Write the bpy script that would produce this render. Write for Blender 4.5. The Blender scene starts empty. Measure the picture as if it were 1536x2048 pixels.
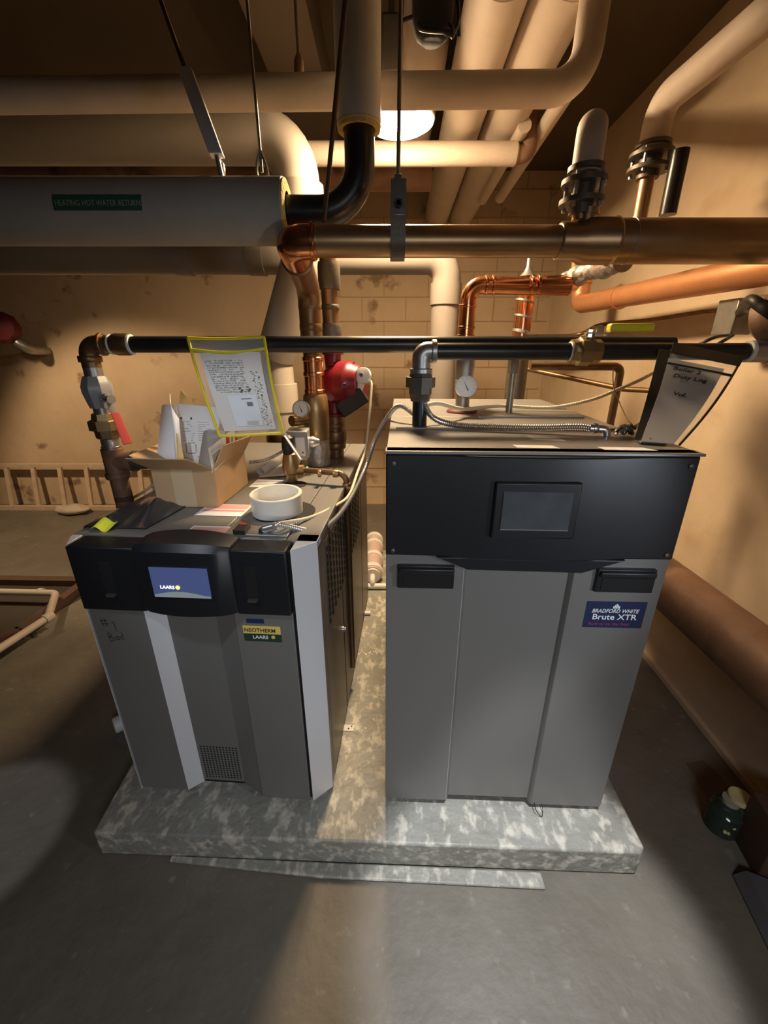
import bpy, math, random
from mathutils import Vector as V, Matrix
random.seed(7)
C = bpy.context.scene.collection
PI = math.pi
H = 1.56; F = 831.4; P = 0.3734
cP, sP = math.cos(P), math.sin(P)
# ---- surveying helpers: rays from the camera station, to measure places in the room
def ray(u, v):
    r = (u-768)/F; d = (v-1024)/F
    return V((r, cP-d*sP, -sP-d*cP))
def at(u, v, Y):
    R = ray(u, v); return V((0,0,H)) + R*(Y/R.y)
def atz(u, v, z):
    R = ray(u, v); return V((0,0,H)) + R*((z-H)/R.z)
def atx(u, v, x):
    R = ray(u, v); return V((0,0,H)) + R*(x/R.x)

# ---------------- materials
def mat(name, col, rough=.6, metal=0., col2=None, ns=6., amt=.5, bump=0., bs=40., emit=None, es=0., alpha=1., spots=None, spotcol=None, trans=0.):
    m = bpy.data.materials.new(name); m.use_nodes = True
    n = m.node_tree.nodes; l = m.node_tree.links; b = n['Principled BSDF']
    b.inputs['Base Color'].default_value = (*col, 1); b.inputs['Roughness'].default_value = rough
    b.inputs['Metallic'].default_value = metal; b.inputs['Alpha'].default_value = alpha
    b.inputs['Transmission Weight'].default_value = trans
    tc = n.new('ShaderNodeTexCoord')
    src = None
    if col2:
        t = n.new('ShaderNodeTexNoise'); t.inputs['Scale'].default_value = ns; t.inputs['Detail'].default_value = 6; t.inputs['Roughness'].default_value = .65
        l.new(tc.outputs['Object'], t.inputs['Vector'])
        r = n.new('ShaderNodeValToRGB'); r.color_ramp.elements[0].position = .5-.25*amt*1.2; r.color_ramp.elements[1].position = .5+.25*amt*1.2
        r.color_ramp.elements[0].color = (*col, 1); r.color_ramp.elements[1].color = (*col2, 1)
        l.new(t.outputs['Fac'], r.inputs['Fac']); src = r.outputs['Color']
    if spots:
        t = n.new('ShaderNodeTexNoise'); t.inputs['Scale'].default_value = spots[0]; t.inputs['Detail'].default_value = 4
        mp = n.new('ShaderNodeMapping'); mp.inputs['Scale'].default_value = spots[3] if len(spots) > 3 else (1,1,1); mp.inputs['Location'].default_value = (3.1,1.7,5.2)
        l.new(tc.outputs['Object'], mp.inputs['Vector']); l.new(mp.outputs[0], t.inputs['Vector'])
        r = n.new('ShaderNodeValToRGB'); r.color_ramp.elements[0].position = spots[1]; r.color_ramp.elements[1].position = spots[2]
        l.new(t.outputs['Fac'], r.inputs['Fac'])
        mx = n.new('ShaderNodeMix'); mx.data_type = 'RGBA'
        l.new(r.outputs['Color'], mx.inputs['Factor'])
        if src: l.new(src, mx.inputs['A'])
        else: mx.inputs['A'].default_value = (*col, 1)
        mx.inputs['B'].default_value = (*spotcol, 1); src = mx.outputs['Result']
    if src: l.new(src, b.inputs['Base Color'])
    if bump:
        t = n.new('ShaderNodeTexNoise'); t.inputs['Scale'].default_value = bs; t.inputs['Detail'].default_value = 5
        l.new(tc.outputs['Object'], t.inputs['Vector'])
        bp = n.new('ShaderNodeBump'); bp.inputs['Strength'].default_value = bump; bp.inputs['Distance'].default_value = .01
        l.new(t.outputs['Fac'], bp.inputs['Height']); l.new(bp.outputs['Normal'], b.inputs['Normal'])
    if emit:
        b.inputs['Emission Color'].default_value = (*emit, 1); b.inputs['Emission Strength'].default_value = es
    return m
M = {}
M['wall'] = mat('painted_concrete', (.66,.51,.345), .75, 0, (.50,.365,.225), 2.2, .9, .35, 9, spots=(4,.64,.72), spotcol=(.26,.17,.10))
M['wall_r'] = mat('painted_concrete_stained', (.72,.58,.41), .72, 0, (.56,.42,.27), 3., .9, .35, 12, spots=(2.2,.62,.82,(1,1,2)), spotcol=(.50,.35,.21))
M['dimwall'] = mat('low_bounce_dark_concrete', (.12,.09,.06), .85, 0, (.08,.06,.04), 2., .9)  # unseen walls coloured dark so they bounce less light into the room
M['floor'] = mat('worn_concrete_floor', (.20,.18,.145), .55, 0, (.115,.10,.075), 3.2, 1., .35, 25, spots=(24,.64,.80), spotcol=(.26,.24,.20))
M['pad'] = mat('peeling_painted_pad', (.34,.34,.30), .45, 0, (.24,.235,.20), 12, .9, .5, 40, spots=(34,.50,.66,(1,.6,1)), spotcol=(.58,.55,.46))
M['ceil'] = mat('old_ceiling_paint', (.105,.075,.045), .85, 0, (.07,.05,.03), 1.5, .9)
M['insul'] = mat('white_canvas_jacket', (.60,.50,.41), .62, 0, (.47,.39,.31), 3.5, .8, .12, 60)
M['insul_gray'] = mat('grey_white_jacket', (.36,.335,.295), .55, 0, (.29,.265,.23), 3., .7, .08, 60)
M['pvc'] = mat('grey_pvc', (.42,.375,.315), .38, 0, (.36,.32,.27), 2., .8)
M['pvcd'] = mat('shade_darkened_pvc', (.23,.20,.175), .4, 0, (.19,.165,.14), 2., .8)  # same pipe grey, darkened in colour to stand for weaker light on it
M['matteblack'] = mat('matte_black_box', (.010,.009,.008), .95)
M['pvcw'] = mat('white_pvc', (.82,.80,.74), .35, 0, (.72,.70,.64), 14, .8)
M['black'] = mat('black_steel_pipe', (.022,.022,.024), .32, .35, (.035,.033,.03), 8, .6)
M['iron'] = mat('dark_iron', (.10,.095,.085), .5, .6, (.16,.13,.10), 20, .8, .1, 90)
M['galv'] = mat('galvanised_steel', (.42,.42,.40), .38, .8, (.30,.29,.27), 18, .7)
M['steel'] = mat('bright_zinc', (.72,.71,.68), .28, .9)
M['copper'] = mat('bright_copper', (.70,.30,.14), .22, .95, (.50,.20,.09), 12, .7)
M['copper_dull'] = mat('tarnished_copper', (.46,.30,.155), .36, .85, (.33,.20,.10), 7, .8)
M['copper_or'] = mat('orange_copper', (.72,.34,.16), .42, .55, (.60,.27,.12), 7, .7)
M['brass'] = mat('dull_brass', (.44,.31,.15), .38, .8, (.30,.19,.09), 16, .8)
M['bronze'] = mat('brown_bronze', (.28,.17,.085), .42, .75, (.17,.10,.05), 14, .8)
M['rust'] = mat('rusty_brown_pipe', (.17,.085,.045), .6, .1, (.32,.19,.12), 5, .9, .3, 25, spots=(4,.58,.66), spotcol=(.10,.055,.03))
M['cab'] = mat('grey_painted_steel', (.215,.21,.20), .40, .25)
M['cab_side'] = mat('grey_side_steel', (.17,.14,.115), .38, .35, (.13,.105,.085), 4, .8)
M['silver'] = mat('light_paled_silver', (.72,.73,.76), .36, .2)  # silver paled beyond the cabinet grey so angled faces look lit
M['bezel'] = mat('black_plastic_bezel', (.012,.013,.016), .42)
M['gloss'] = mat('dark_screen_glass', (.055,.065,.075), .12, 0, (.085,.095,.105), 18, .8)
M['black_in'] = mat('black_recess', (.004,.004,.004), .8)
M['card'] = mat('corrugated_cardboard', (.52,.34,.18), .8, 0, (.47,.30,.155), 8, .7)
M['tape'] = mat('packing_tape', (.60,.45,.28), .25)
M['paper'] = mat('white_paper', (.80,.82,.84), .7)
M['paper2'] = mat('aged_paper', (.76,.72,.66), .7)
M['dullsheet'] = mat('shade_greyed_sheet', (.36,.34,.32), .6)  # backlit pouch sheet, its shade put into the grey
M['manila'] = mat('manila_yellow', (.85,.62,.27), .7)
M['ink'] = mat('black_ink', (.03,.03,.035), .7)
M['inkg'] = mat('grey_ink', (.30,.30,.31), .7)
M['inkr'] = mat('red_ink', (.45,.05,.04), .6)
M['pink'] = mat('pink_label_band', (.70,.36,.33), .6)
M['yellow'] = mat('yellow_vinyl', (.78,.66,.03), .45)
M['bindblack'] = mat('black_binding', (.015,.014,.012), .5)
M['clear'] = mat('clear_vinyl', (.9,.9,.88), .12, alpha=.16)
M['red'] = mat('red_pump_paint', (.20,.010,.022), .34, 0, (.15,.008,.015), 10, .6)
M['redd'] = mat('dark_red_paint', (.13,.008,.01), .6)
M['dial'] = mat('white_dial', (.82,.85,.86), .35)
M['boxgrey'] = mat('grey_enamel', (.36,.37,.38), .35, .2)
M['wood'] = mat('bare_wood', (.62,.48,.34), .65, 0, (.52,.38,.25), 14, .6)
M['darkwood'] = mat('dark_brown_board', (.10,.05,.03), .7, 0, (.07,.035,.02), 12, .6)
M['bag'] = mat('black_plastic_bag', (.05,.05,.055), .22)
M['neon'] = mat('fluorescent_yellow', (.80,.85,.05), .5)
M['cream'] = mat('cream_cable', (.72,.64,.48), .45)
M['mc'] = mat('armoured_conduit', (.66,.64,.60), .35, .7)
M['mcw'] = mat('white_flexible_conduit', (.80,.80,.80), .4)
M['rod'] = mat('threaded_rod', (.34,.30,.24), .4, .7)
M['rodd'] = mat('rusty_rod', (.10,.055,.03), .6, .3)
M['green'] = mat('green_marker', (.022,.075,.04), .6)
M['greent'] = mat('pale_green_lettering', (.20,.28,.19), .6)
M['navy'] = mat('navy_label', (.02,.03,.085), .4)
M['white'] = mat('white_lettering', (.85,.86,.88), .5)
M['gold'] = mat('gold_label', (.80,.60,.14), .45)
M['dkgreen'] = mat('dark_green_label', (.02,.05,.035), .45)
M['magenta'] = mat('dark_magenta_lettering', (.32,.04,.10), .5)
M['fiber'] = mat('yellow_fibreglass', (.75,.60,.22), .9, 0, (.6,.45,.12), 60, .7, .6, 120)
M['screen'] = mat('lit_blue_screen', (.02,.03,.09), .15, emit=(.13,.18,.42), es=.36)
M['screenl'] = mat('lit_white_logo', (.8,.8,.8), .3, emit=(1,1,.95), es=1.2)
M['screeng'] = mat('lit_gold_logo', (.8,.7,.2), .3, emit=(1,.85,.3), es=1.0)
M['screenw'] = mat('lit_grey_wave', (.1,.12,.12), .3, emit=(.55,.65,.62), es=.28)
M['lampglass'] = mat('lit_lamp_glass', (.9,.85,.7), .4, emit=(1,.715,.42), es=340)
M['enamel'] = mat('lamp_enamel', (.7,.66,.58), .4)
M['jar'] = mat('dark_glass_jar', (.03,.045,.035), .12)
M['lid'] = mat('yellow_lid', (.58,.52,.25), .5)
M['bottle'] = mat('white_bottle', (.72,.74,.74), .45)
M['blue'] = mat('blue_label', (.04,.12,.38), .5)
M['teflon'] = mat('white_thread_tape', (.72,.74,.72), .5)
M['verd'] = mat('verdigris_flux', (.25,.50,.38), .6)
M['tapewrap'] = mat('silver_grey_wrap', (.45,.42,.38), .4, .5, (.28,.25,.21), 25, .9, .5, 50)
M['clearpipe'] = mat('frosted_pink_tube', (.62,.46,.42), .3)
M['sludge'] = mat('sump_dark', (.05,.04,.03), .5)
M['chalk'] = mat('chalk_marks', (.75,.72,.65), .8)
M['stain'] = mat('brown_stain', (.10,.065,.045), .6, 0, (.14,.10,.07), 12, .8)
M['sheetm'] = mat('grey_sheet_metal', (.22,.23,.26), .3, .6)

# ---------------- mesh builder
class MB:
    def __init__(s): s.v = []; s.f = []; s.m = []; s.k = 0
    def add(s, vs, fs, k=None):
        o = len(s.v); s.v += [V(x) for x in vs]; s.f += [tuple(i+o for i in f) for f in fs]; s.m += [s.k if k is None else k]*len(fs); return s
    def box(s, a, b, fr=None, k=None):
        x0,y0,z0 = a; x1,y1,z1 = b
        vs = [(x,y,z) for z in (z0,z1) for y in (y0,y1) for x in (x0,x1)]
        if fr: vs = [fr(*q) for q in vs]
        return s.add(vs, [(0,2,3,1),(4,5,7,6),(0,1,5,4),(2,6,7,3),(0,4,6,2),(1,3,7,5)], k)
    def hexa(s, q, k=None):   # 8 points: bottom 4 (ccw) then top 4
        return s.add(q, [(3,2,1,0),(4,5,6,7),(0,1,5,4),(1,2,6,5),(2,3,7,6),(3,0,4,7)], k)
    def prism(s, poly, e0, e1, fr, k=None):  # poly 2D, fr(a,b,t)->point
        n = len(poly); vs = [fr(a,b,e0) for a,b in poly] + [fr(a,b,e1) for a,b in poly]
        fs = [tuple(range(n))[::-1], tuple(range(n,2*n))] + [(i,(i+1)%n,n+(i+1)%n,n+i) for i in range(n)]
        return s.add(vs, fs, k)
    def rings(s, rs, caps=True, k=None):
        n = len(rs[0]); vs = [p for r in rs for p in r]; fs = []
        for i in range(len(rs)-1):
            for j in range(n):
                fs.append((i*n+j, i*n+(j+1)%n, (i+1)*n+(j+1)%n, (i+1)*n+j))
        if caps: fs += [tuple(range(n))[::-1], tuple(range((len(rs)-1)*n, len(rs)*n))]
        return s.add(vs, fs, k)
    def lathe(s, prof, o, ax, n=28, k=None, caps=True, a0=0.):  # prof: (t, r)
        o = V(o); ax = V(ax).normalized(); u = ax.orthogonal().normalized(); w = ax.cross(u)
        rs = [[o+ax*t+(u*math.cos(a0+2*PI*j/n)+w*math.sin(a0+2*PI*j/n))*max(r,1e-5) for j in range(n)] for t,r in prof]
        return s.rings(rs, caps, k)
    def cyl(s, a, b, r, r2=None, n=24, k=None):
        a = V(a); b = V(b); return s.lathe([(0,r),((b-a).length, r if r2 is None else r2)], a, b-a, n, k)
    def tube(s, pts, r, n=20, k=None, rf=None, caps=True):
        pts = [V(p) for p in pts]; m = len(pts); T = []
        for i in range(m):
            a = pts[max(i-1,0)]; b = pts[min(i+1,m-1)]; T.append((b-a).normalized())
        u = T[0].orthogonal().normalized(); rs = []
        for i in range(m):
            u = (u - T[i]*u.dot(T[i])).normalized(); w = T[i].cross(u)
            rr = rf(i) if rf else r
            rs.append([pts[i]+(u*math.cos(2*PI*j/n)+w*math.sin(2*PI*j/n))*rr for j in range(n)])
        return s.rings(rs, caps, k)
    def pipe(s, pts, r, R=None, n=22, k=None):
        return s.tube(fillet(pts, R if R else r*2.2), r, n, k)
    def ball(s, c, r, sc=(1,1,1), n=16, k=None):
        c = V(c); rs = []
        for i in range(n//2+1):
            a = PI*i/(n//2); rr = max(math.sin(a),1e-4)
            rs.append([c+V((r*rr*math.cos(2*PI*j/n)*sc[0], r*rr*math.sin(2*PI*j/n)*sc[1], r*math.cos(a)*sc[2])) for j in range(n)][::-1])
        return s.rings(rs, True, k)
    def sheet(s, fn, nu=8, nv=8, th=.001, k=None):   # thick curved sheet from fn(u,v)
        P0 = [[V(fn(i/nu, j/nv)) for j in range(nv+1)] for i in range(nu+1)]
        def nor(i,j):
            a = P0[min(i+1,nu)][j]-P0[max(i-1,0)][j]; b = P0[i][min(j+1,nv)]-P0[i][max(j-1,0)]; return a.cross(b).normalized()
        vs = [P0[i][j]+nor(i,j)*th/2 for i in range(nu+1) for j in range(nv+1)] + [P0[i][j]-nor(i,j)*th/2 for i in range(nu+1) for j in range(nv+1)]
        N = (nu+1)*(nv+1); ix = lambda i,j: i*(nv+1)+j; fs = []
        for i in range(nu):
            for j in range(nv):
                q = (ix(i,j),ix(i+1,j),ix(i+1,j+1),ix(i,j+1)); fs.append(q); fs.append(tuple(x+N for x in q[::-1]))
        bd = [ix(i,0) for i in range(nu+1)]+[ix(nu,j) for j in range(1,nv+1)]+[ix(i,nv) for i in range(nu-1,-1,-1)]+[ix(0,j) for j in range(nv-1,0,-1)]
        for a,b in zip(bd, bd[1:]+bd[:1]): fs.append((b,a,a+N,b+N))
        return s.add(vs, fs, k)
def fillet(pts, R, n=8):
    pts = [V(p) for p in pts]; out = [pts[0]]
    for i in range(1, len(pts)-1):
        a,b,c = pts[i-1],pts[i],pts[i+1]; d0 = (a-b).normalized(); d1 = (c-b).normalized()
        ang = d0.angle(d1)
        if ang > PI-.02: out.append(b); continue
        t = min(R/math.tan(ang/2), (a-b).length*.49, (c-b).length*.49)
        p0 = b+d0*t; p1 = b+d1*t; bis = (d0+d1).normalized(); rr = t*math.tan(ang/2)
        cen = b+bis*(rr/math.sin(ang/2)); e0 = p0-cen; e1 = p1-cen; w = e0.angle(e1)
        for j in range(n+1):
            q = j/n; out.append(cen + (e0*math.sin((1-q)*w)+e1*math.sin(q*w))/math.sin(w))
    out.append(pts[-1]); return out
def smooth(pts, n=10):
    pts = [V(p) for p in pts]; q = [2*pts[0]-pts[1]]+pts+[2*pts[-1]-pts[-2]]; out = []
    for i in range(1, len(q)-2):
        a,b,c,d = q[i-1:i+3]
        for j in range(n):
            t = j/n; out.append(.5*((2*b)+(c-a)*t+(2*a-5*b+4*c-d)*t*t+(3*b-a-3*c+d)*t**3))
    out.append(pts[-1]); return out
def resample(pts, step):
    out = [pts[0]]; acc = 0
    for a,b in zip(pts, pts[1:]):
        L = (b-a).length; t = step-acc
        while t <= L: out.append(a.lerp(b, t/L)); t += step
        acc = (acc+L) % step
    return out
WM = {}
def thing(name, label, cat, loc, rotz=0., group=None):
    o = bpy.data.objects.new(name, None); C.objects.link(o); o.empty_display_size = .05
    o.location = loc; o.rotation_euler = (0,0,rotz); o['label'] = label; o['category'] = cat
    if group: o['group'] = group
    WM[o.name] = Matrix.Translation(V(loc)) @ Matrix.Rotation(rotz, 4, 'Z'); return o
def obj(name, mb, mats, parent=None, bevel=0, local=False, smooth_=True, label=None, bseg=2):
    me = bpy.data.meshes.new(name); o = bpy.data.objects.new(name, me); C.objects.link(o)
    if parent:
        W = WM[parent.name]; o.parent = parent; WM[o.name] = W
        vs = mb.v if local else [W.inverted() @ p for p in mb.v]
    else:
        xs = [p.x for p in mb.v]; ys = [p.y for p in mb.v]; zs = [p.z for p in mb.v]
        c = V(((min(xs)+max(xs))/2, (min(ys)+max(ys))/2, min(zs))); o.location = c; WM[o.name] = Matrix.Translation(c)
        vs = [p-c for p in mb.v]
    me.from_pydata([tuple(p) for p in vs], [], mb.f)
    for m in (mats if isinstance(mats, (list,tuple)) else [mats]): me.materials.append(M[m])
    me.polygons.foreach_set('material_index', mb.m)
    me.validate(); me.update()
    import bmesh
    bm = bmesh.new(); bm.from_mesh(me); bmesh.ops.recalc_face_normals(bm, faces=bm.faces); bm.to_mesh(me); bm.free()
    if smooth_:
        me.shade_smooth(); me.set_sharp_from_angle(angle=math.radians(40))
    if bevel:
        b = o.modifiers.new('bevel', 'BEVEL'); b.width = bevel; b.segments = bseg; b.limit_method = 'ANGLE'; b.angle_limit = math.radians(50)
    if label: o['label'] = label
    return o
def tag(o, label, cat, group=None):
    o['label'] = label; o['category'] = cat
    if group: o['group'] = group
    return o
def struct(name, mb, m):
    o = obj(name, mb, m, smooth_=False); o['kind'] = 'structure'; return o
def text(name, body, size, mats, parent, o, xd, ud, local=False, ex=.0004, shear=0., sx=1.):
    cu = bpy.data.curves.new('lettering_curve', 'FONT'); cu.body = body; cu.size = size; cu.extrude = ex; cu.shear = shear; cu.resolution_u = 3; cu.offset = size*.010
    to = bpy.data.objects.new('lettering_curve', cu); C.objects.link(to)
    dg = bpy.context.evaluated_depsgraph_get(); me = bpy.data.meshes.new_from_object(to.evaluated_get(dg))
    o = V(o); xd = V(xd).normalized(); ud = V(ud); ud = (ud-xd*ud.dot(xd)).normalized(); nd = xd.cross(ud)
    mb = MB(); mb.add([o+xd*p.co.x*sx+ud*p.co.y+nd*p.co.z for p in me.vertices], [tuple(f.vertices) for f in me.polygons])
    bpy.data.objects.remove(to); bpy.data.curves.remove(cu); bpy.data.meshes.remove(me)
    return obj(name, mb, mats, parent, local=local, smooth_=False)
def corr(pts, r, step=.004, n=10, amp=.10):
    p = resample(smooth(pts, 14), step/2)
    mb = MB(); mb.tube(p, r, n, rf=lambda i: r*(1+amp) if i % 2 else r*(1-amp)); return mb
def scribble(mb, o, xd, ud, w, h, rows, seed, lw=.0006, dens=1., off=.0008):
    rnd = random.Random(seed); xd = V(xd); ud = V(ud); nd = xd.cross(ud).normalized()
    for i in range(rows):
        y = h*(1-(i+.5)/rows); x = rnd.uniform(0,.08)*w
        while x < w*rnd.uniform(.75,1):
            ln = rnd.uniform(.02,.09)*w
            if rnd.random() < dens:
                jj = rnd.uniform(-.15,.15)*h/rows; hh = h/rows*rnd.uniform(.12,.3)
                a = V(o)+xd*x+ud*(y+jj)+nd*off
                mb.add([a, a+xd*ln, a+xd*ln+ud*hh, a+ud*hh], [(0,1,2,3)])
            x += ln+rnd.uniform(.01,.03)*w
def flatquad(a, b, c, d, th=.0008):
    return MB().sheet(lambda u,v: (V(a)*(1-u)+V(b)*u)*(1-v)+(V(d)*(1-u)+V(c)*u)*v, 1, 1, th)

# ================= THE SETTING
def wr(Y): return 1.36+.04*Y
mb = MB(); mb.box((-6,-2.5,-.1),(1.7,4.45,0)); struct('floor', mb, 'floor')
mb = MB(); mb.box((-6,-2.5,2.93),(1.7,4.45,3.05)); struct('ceiling', mb, 'ceil')
mb = MB(); mb.box((-6,4.22,0),(1.7,4.45,2.93)); struct('wall_back', mb, 'wall')
mb = MB(); mb.hexa([V(q) for q in [(wr(-2.5),-2.5,0),(1.75,-2.5,0),(1.75,4.3,0),(wr(4.3),4.3,0),(wr(-2.5),-2.5,2.93),(1.75,-2.5,2.93),(1.75,4.3,2.93),(wr(4.3),4.3,2.93)]]); struct('wall_right', mb, 'wall_r')
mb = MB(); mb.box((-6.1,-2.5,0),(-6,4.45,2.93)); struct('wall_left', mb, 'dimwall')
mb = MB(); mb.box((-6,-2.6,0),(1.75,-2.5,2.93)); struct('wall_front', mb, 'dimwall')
# block courses of the back wall between the boilers
mj = mat('mortar_joint', (.45,.315,.18), .9); M['mortar'] = mj
mb = MB()
x0, x1 = -.42, 1.5
for i in range(15):
    z = .0+i*.2; mb.box((x0,4.214,z-.004),(x1,4.222,z+.004))
    for j in range(6):
        x = x0+.02+j*.4+(.2 if i % 2 else 0)
        if x < x1: mb.box((x-.004,4.214,z),(x+.004,4.222,z+.2))
mb.box((-.43,4.208,0),(-.415,4.222,2.9))
struct('trim_1', mb, 'mortar')
# concrete beam of the ceiling, running away from the camera
mb = MB(); mb.box((-.52,1.7,2.72),(-.28,4.22,2.93)); struct('trim_2', mb, 'ceil')
# equipment pad
fr = lambda a,b,t: V((a,b,t))
mb = MB(); mb.prism([(-.94,.87),(.80,.812),(.815,.83),(.86,2.9),(-1.02,2.9)], 0, .11, fr)
o = obj('equipment_pad', mb, 'pad', bevel=.008); o['kind'] = 'structure'; o.name = 'trim_3'
mb = MB(); mb.prism([(-.7,.862),(.5,.815),(.5,.77),(-.2,.80),(-.7,.845)], 0, .012, fr)
o = obj('trim_4', mb, 'pad', bevel=.005); o['kind'] = 'structure'
# base ledge of the right wall
mb = MB(); mb.prism([(wr(.2)-.02,.2),(wr(4)-.02,4.2),(wr(4)+.05,4.2),(wr(.2)+.05,.2)], 0, .025, fr); o = obj('baseboard_right', mb, 'wall_r'); o['kind'] = 'structure'

# ================= LEFT BOILER
LR = thing('boiler', 'shorter grey boiler on the left with lit blue screen and cardboard box on top', 'boiler', (-.8367,.9955,.11), -.066)
LW = WM[LR.name]; L = lambda x,y,z: LW @ V((x,y,z))
def lp(name, mb, m, parent=LR, **k): return obj(name, mb, m, parent, local=True, **k)
zf = lambda a,b,t: V((a,b,t))      # prism standing up
ff = lambda a,b,t: V((a,t,b))      # prism facing front
D = 1.29
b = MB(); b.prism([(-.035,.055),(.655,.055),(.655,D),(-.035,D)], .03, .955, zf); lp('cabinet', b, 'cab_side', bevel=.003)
b = MB(); b.box((-.02,.06,0),(.64,D-.02,.03)); lp('base', b, 'black_in')
# side vents
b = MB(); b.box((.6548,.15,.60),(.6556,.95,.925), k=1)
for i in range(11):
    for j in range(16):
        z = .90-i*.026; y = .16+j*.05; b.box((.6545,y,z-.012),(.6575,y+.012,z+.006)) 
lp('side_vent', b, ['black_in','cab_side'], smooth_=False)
for y_ in (.40,1.0): b = MB(); b.box((.655,y_,.03),(.6562,y_+.004,.95)); lp('side_seam', b, 'black_in')
b = MB(); b.lathe([(0,.012),(.006,.012),(.008,.008),(.012,.008)], (.655,.37,.45), (1,0,0), 16); lp('side_latch', b, 'steel')
# top panels
def toppanel(nm, xa, xb, ya, yb, m='cab'):
    b = MB(); b.box((xa,ya,.955),(xb,yb,.97)); return lp(nm, b, m, bevel=.002)
toppanel('top_panel', -.035, .374, .06, D); toppanel('top_panel', .376, .568, .06, D, 'cab'); toppanel('top_panel', .570, .655, .055, D)
b = MB(); b.lathe([(0,.097),(.0015,.097)], (.505,.265,.9705), (0,0,1), 36); hole = lp('vent_opening', b, 'black_in')
b = MB(); b.lathe([(0,.045),(.0015,.045)], (.462,.545,.9705), (0,0,1), 24); lp('gas_opening', b, 'black_in')
# front door panels (folded sheet)
z0, z1 = .035, .775
b = MB(); b.prism([(0,0),(.163,0),(.163,.05),(0,.05)], z0, z1, zf); lp('front_panel', b, 'cab', bevel=.002)
b = MB(); b.prism([(.163,0),(.203,.035),(.203,.05),(.163,.05)], z0, z1, zf); lp('front_facet', b, 'silver')  # paler than its mirrored twin: side light put into the paint
b = MB(); b.prism([(.203,.035),(.35,.035),(.35,.05),(.203,.05)], .045, z1, zf); lp('front_panel', b, 'cab')
b = MB(); b.prism([(.35,.035),(.422,.0),(.422,.05),(.35,.05)], z0, z1, zf); lp('front_facet', b, 'cab')
b = MB(); b.prism([(.422,0),(.588,0),(.588,.05),(.422,.05)], z0-.01, z1, zf); lp('front_panel', b, 'cab', bevel=.002)
b = MB()
for i in range(14):
    for j in range(12): b.box((.215+j*.011,.0335,.06+i*.011),(.220+j*.011,.0352,.064+i*.011))
lp('lower_perforation', b, 'black_in', smooth_=False)
# corner posts
b = MB(); b.prism([(.597,0),(.655,.055),(.655,.10),(.597,.10)], .02, .97, zf); lp('corner_post', b, 'silver', bevel=.0015)
b = MB(); b.prism([(-.008,0),(-.035,.05),(-.035,.10),(-.008,.10)], .02, .968, zf); lp('corner_post', b, 'silver', bevel=.0015)
b = MB(); b.box((.588,.008,.03),(.597,.02,.96)); lp('door_gap', b, 'black_in')
# black band with handles, a hood in the middle
b = MB(); b.prism([(-.003,.06),(-.003,-.012),(.181,-.012),(.181,.06)], .772, .967, zf)
side = lp('control_band', b, 'bezel', bevel=.004)
b = MB(); b.prism([(.441,.06),(.441,-.012),(.588,-.012),(.588,.06)], .776, .970, zf); lp('control_band', b, 'bezel', bevel=.004)
b = MB()
N = 12; prof = []
top = [(.179+(.443-.179)*i/N) for i in range(N+1)]
arc = lambda x: math.sin(PI*(x-.179)/(.443-.179))
for yy, zt, zb in ((.065,.968,.765),(.03,.982,.765),(-.035,.972,.758),(-.048,.958,.756)): pass
rs = []
def col_(x):
    a = arc(x)**.6
    return [(x,.07,.772),(x,.010-.020*a,.772-.002*a),(x,-.016-.022*a,.784-.006*a),(x,-.016-.022*a,.960+.012*a),(x,-.002-.020*a,.974+.016*a),(x,.06,.974+.022*a)]
rs = [[V(q) for q in col_(x)] for x in top]
b.rings(rs, True); lp('screen_hood', b, 'bezel', bevel=.004)
hood_y = -.0665
b = MB(); b.sheet(lambda u,v: (.236+.153*u, -.0372-.0025*math.sin(PI*(.35+.3*u)), .842+.088*v), 6, 1, .003)
scr = lp('display_screen', b, 'screen')
b = MB(); b.sheet(lambda u,v: (.237+.151*u, -.0388-.0025*math.sin(PI*(.35+.3*u)), .843+v*(.006+.011*math.sin(PI*min(1,u*1.1)))), 12, 2, .001); lp('screen_image', b, 'screenw', scr)
text('screen_lettering', 'LAARS', .0135, 'screenl', scr, (.257,-.0425,.869), (1,0,0), (0,0,1), True)
b = MB(); b.lathe([(0,.006),(.001,.006)], (.305,-.0425,.874), (0,-1,0), 16); lp('screen_emblem', b, 'screeng', scr)
for xa in (.078,.473):
    b = MB(); b.box((xa,-.0135,.822),(xa+.032,-.0118,.925)); h = lp('handle_recess', b, 'black_in', bevel=.0004)
    b = MB(); b.box((xa+.004,-.022,.822),(xa+.028,-.0125,.829)); lp('handle_lip', b, 'iron', h)
# badge
b = MB(); b.box((.443,-.0015,.680),(.550,0,.733)); bd = lp('badge', b, 'dkgreen')
b = MB(); b.box((.443,-.0028,.707),(.550,-.0014,.733)); lp('badge_band', b, 'gold', bd)
text('badge_lettering', 'NEOTHERM', .0175, 'ink', bd, (.446,-.0032,.713), (1,0,0), (0,0,1), True, sx=.97)
text('badge_lettering', 'LAARS', .0155, 'white', bd, (.468,-.0022,.690), (1,0,0), (0,0,1), True)
b = MB(); b.lathe([(0,.0055),(.001,.0055)], (.527,-.0018,.6965), (0,-1,0), 14); lp('badge_emblem', b, 'gold', bd)
b = MB(); b.box((.455,-.0012,.741),(.505,0,.755)); st = lp('dark_sticker', b, 'navy')
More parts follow.
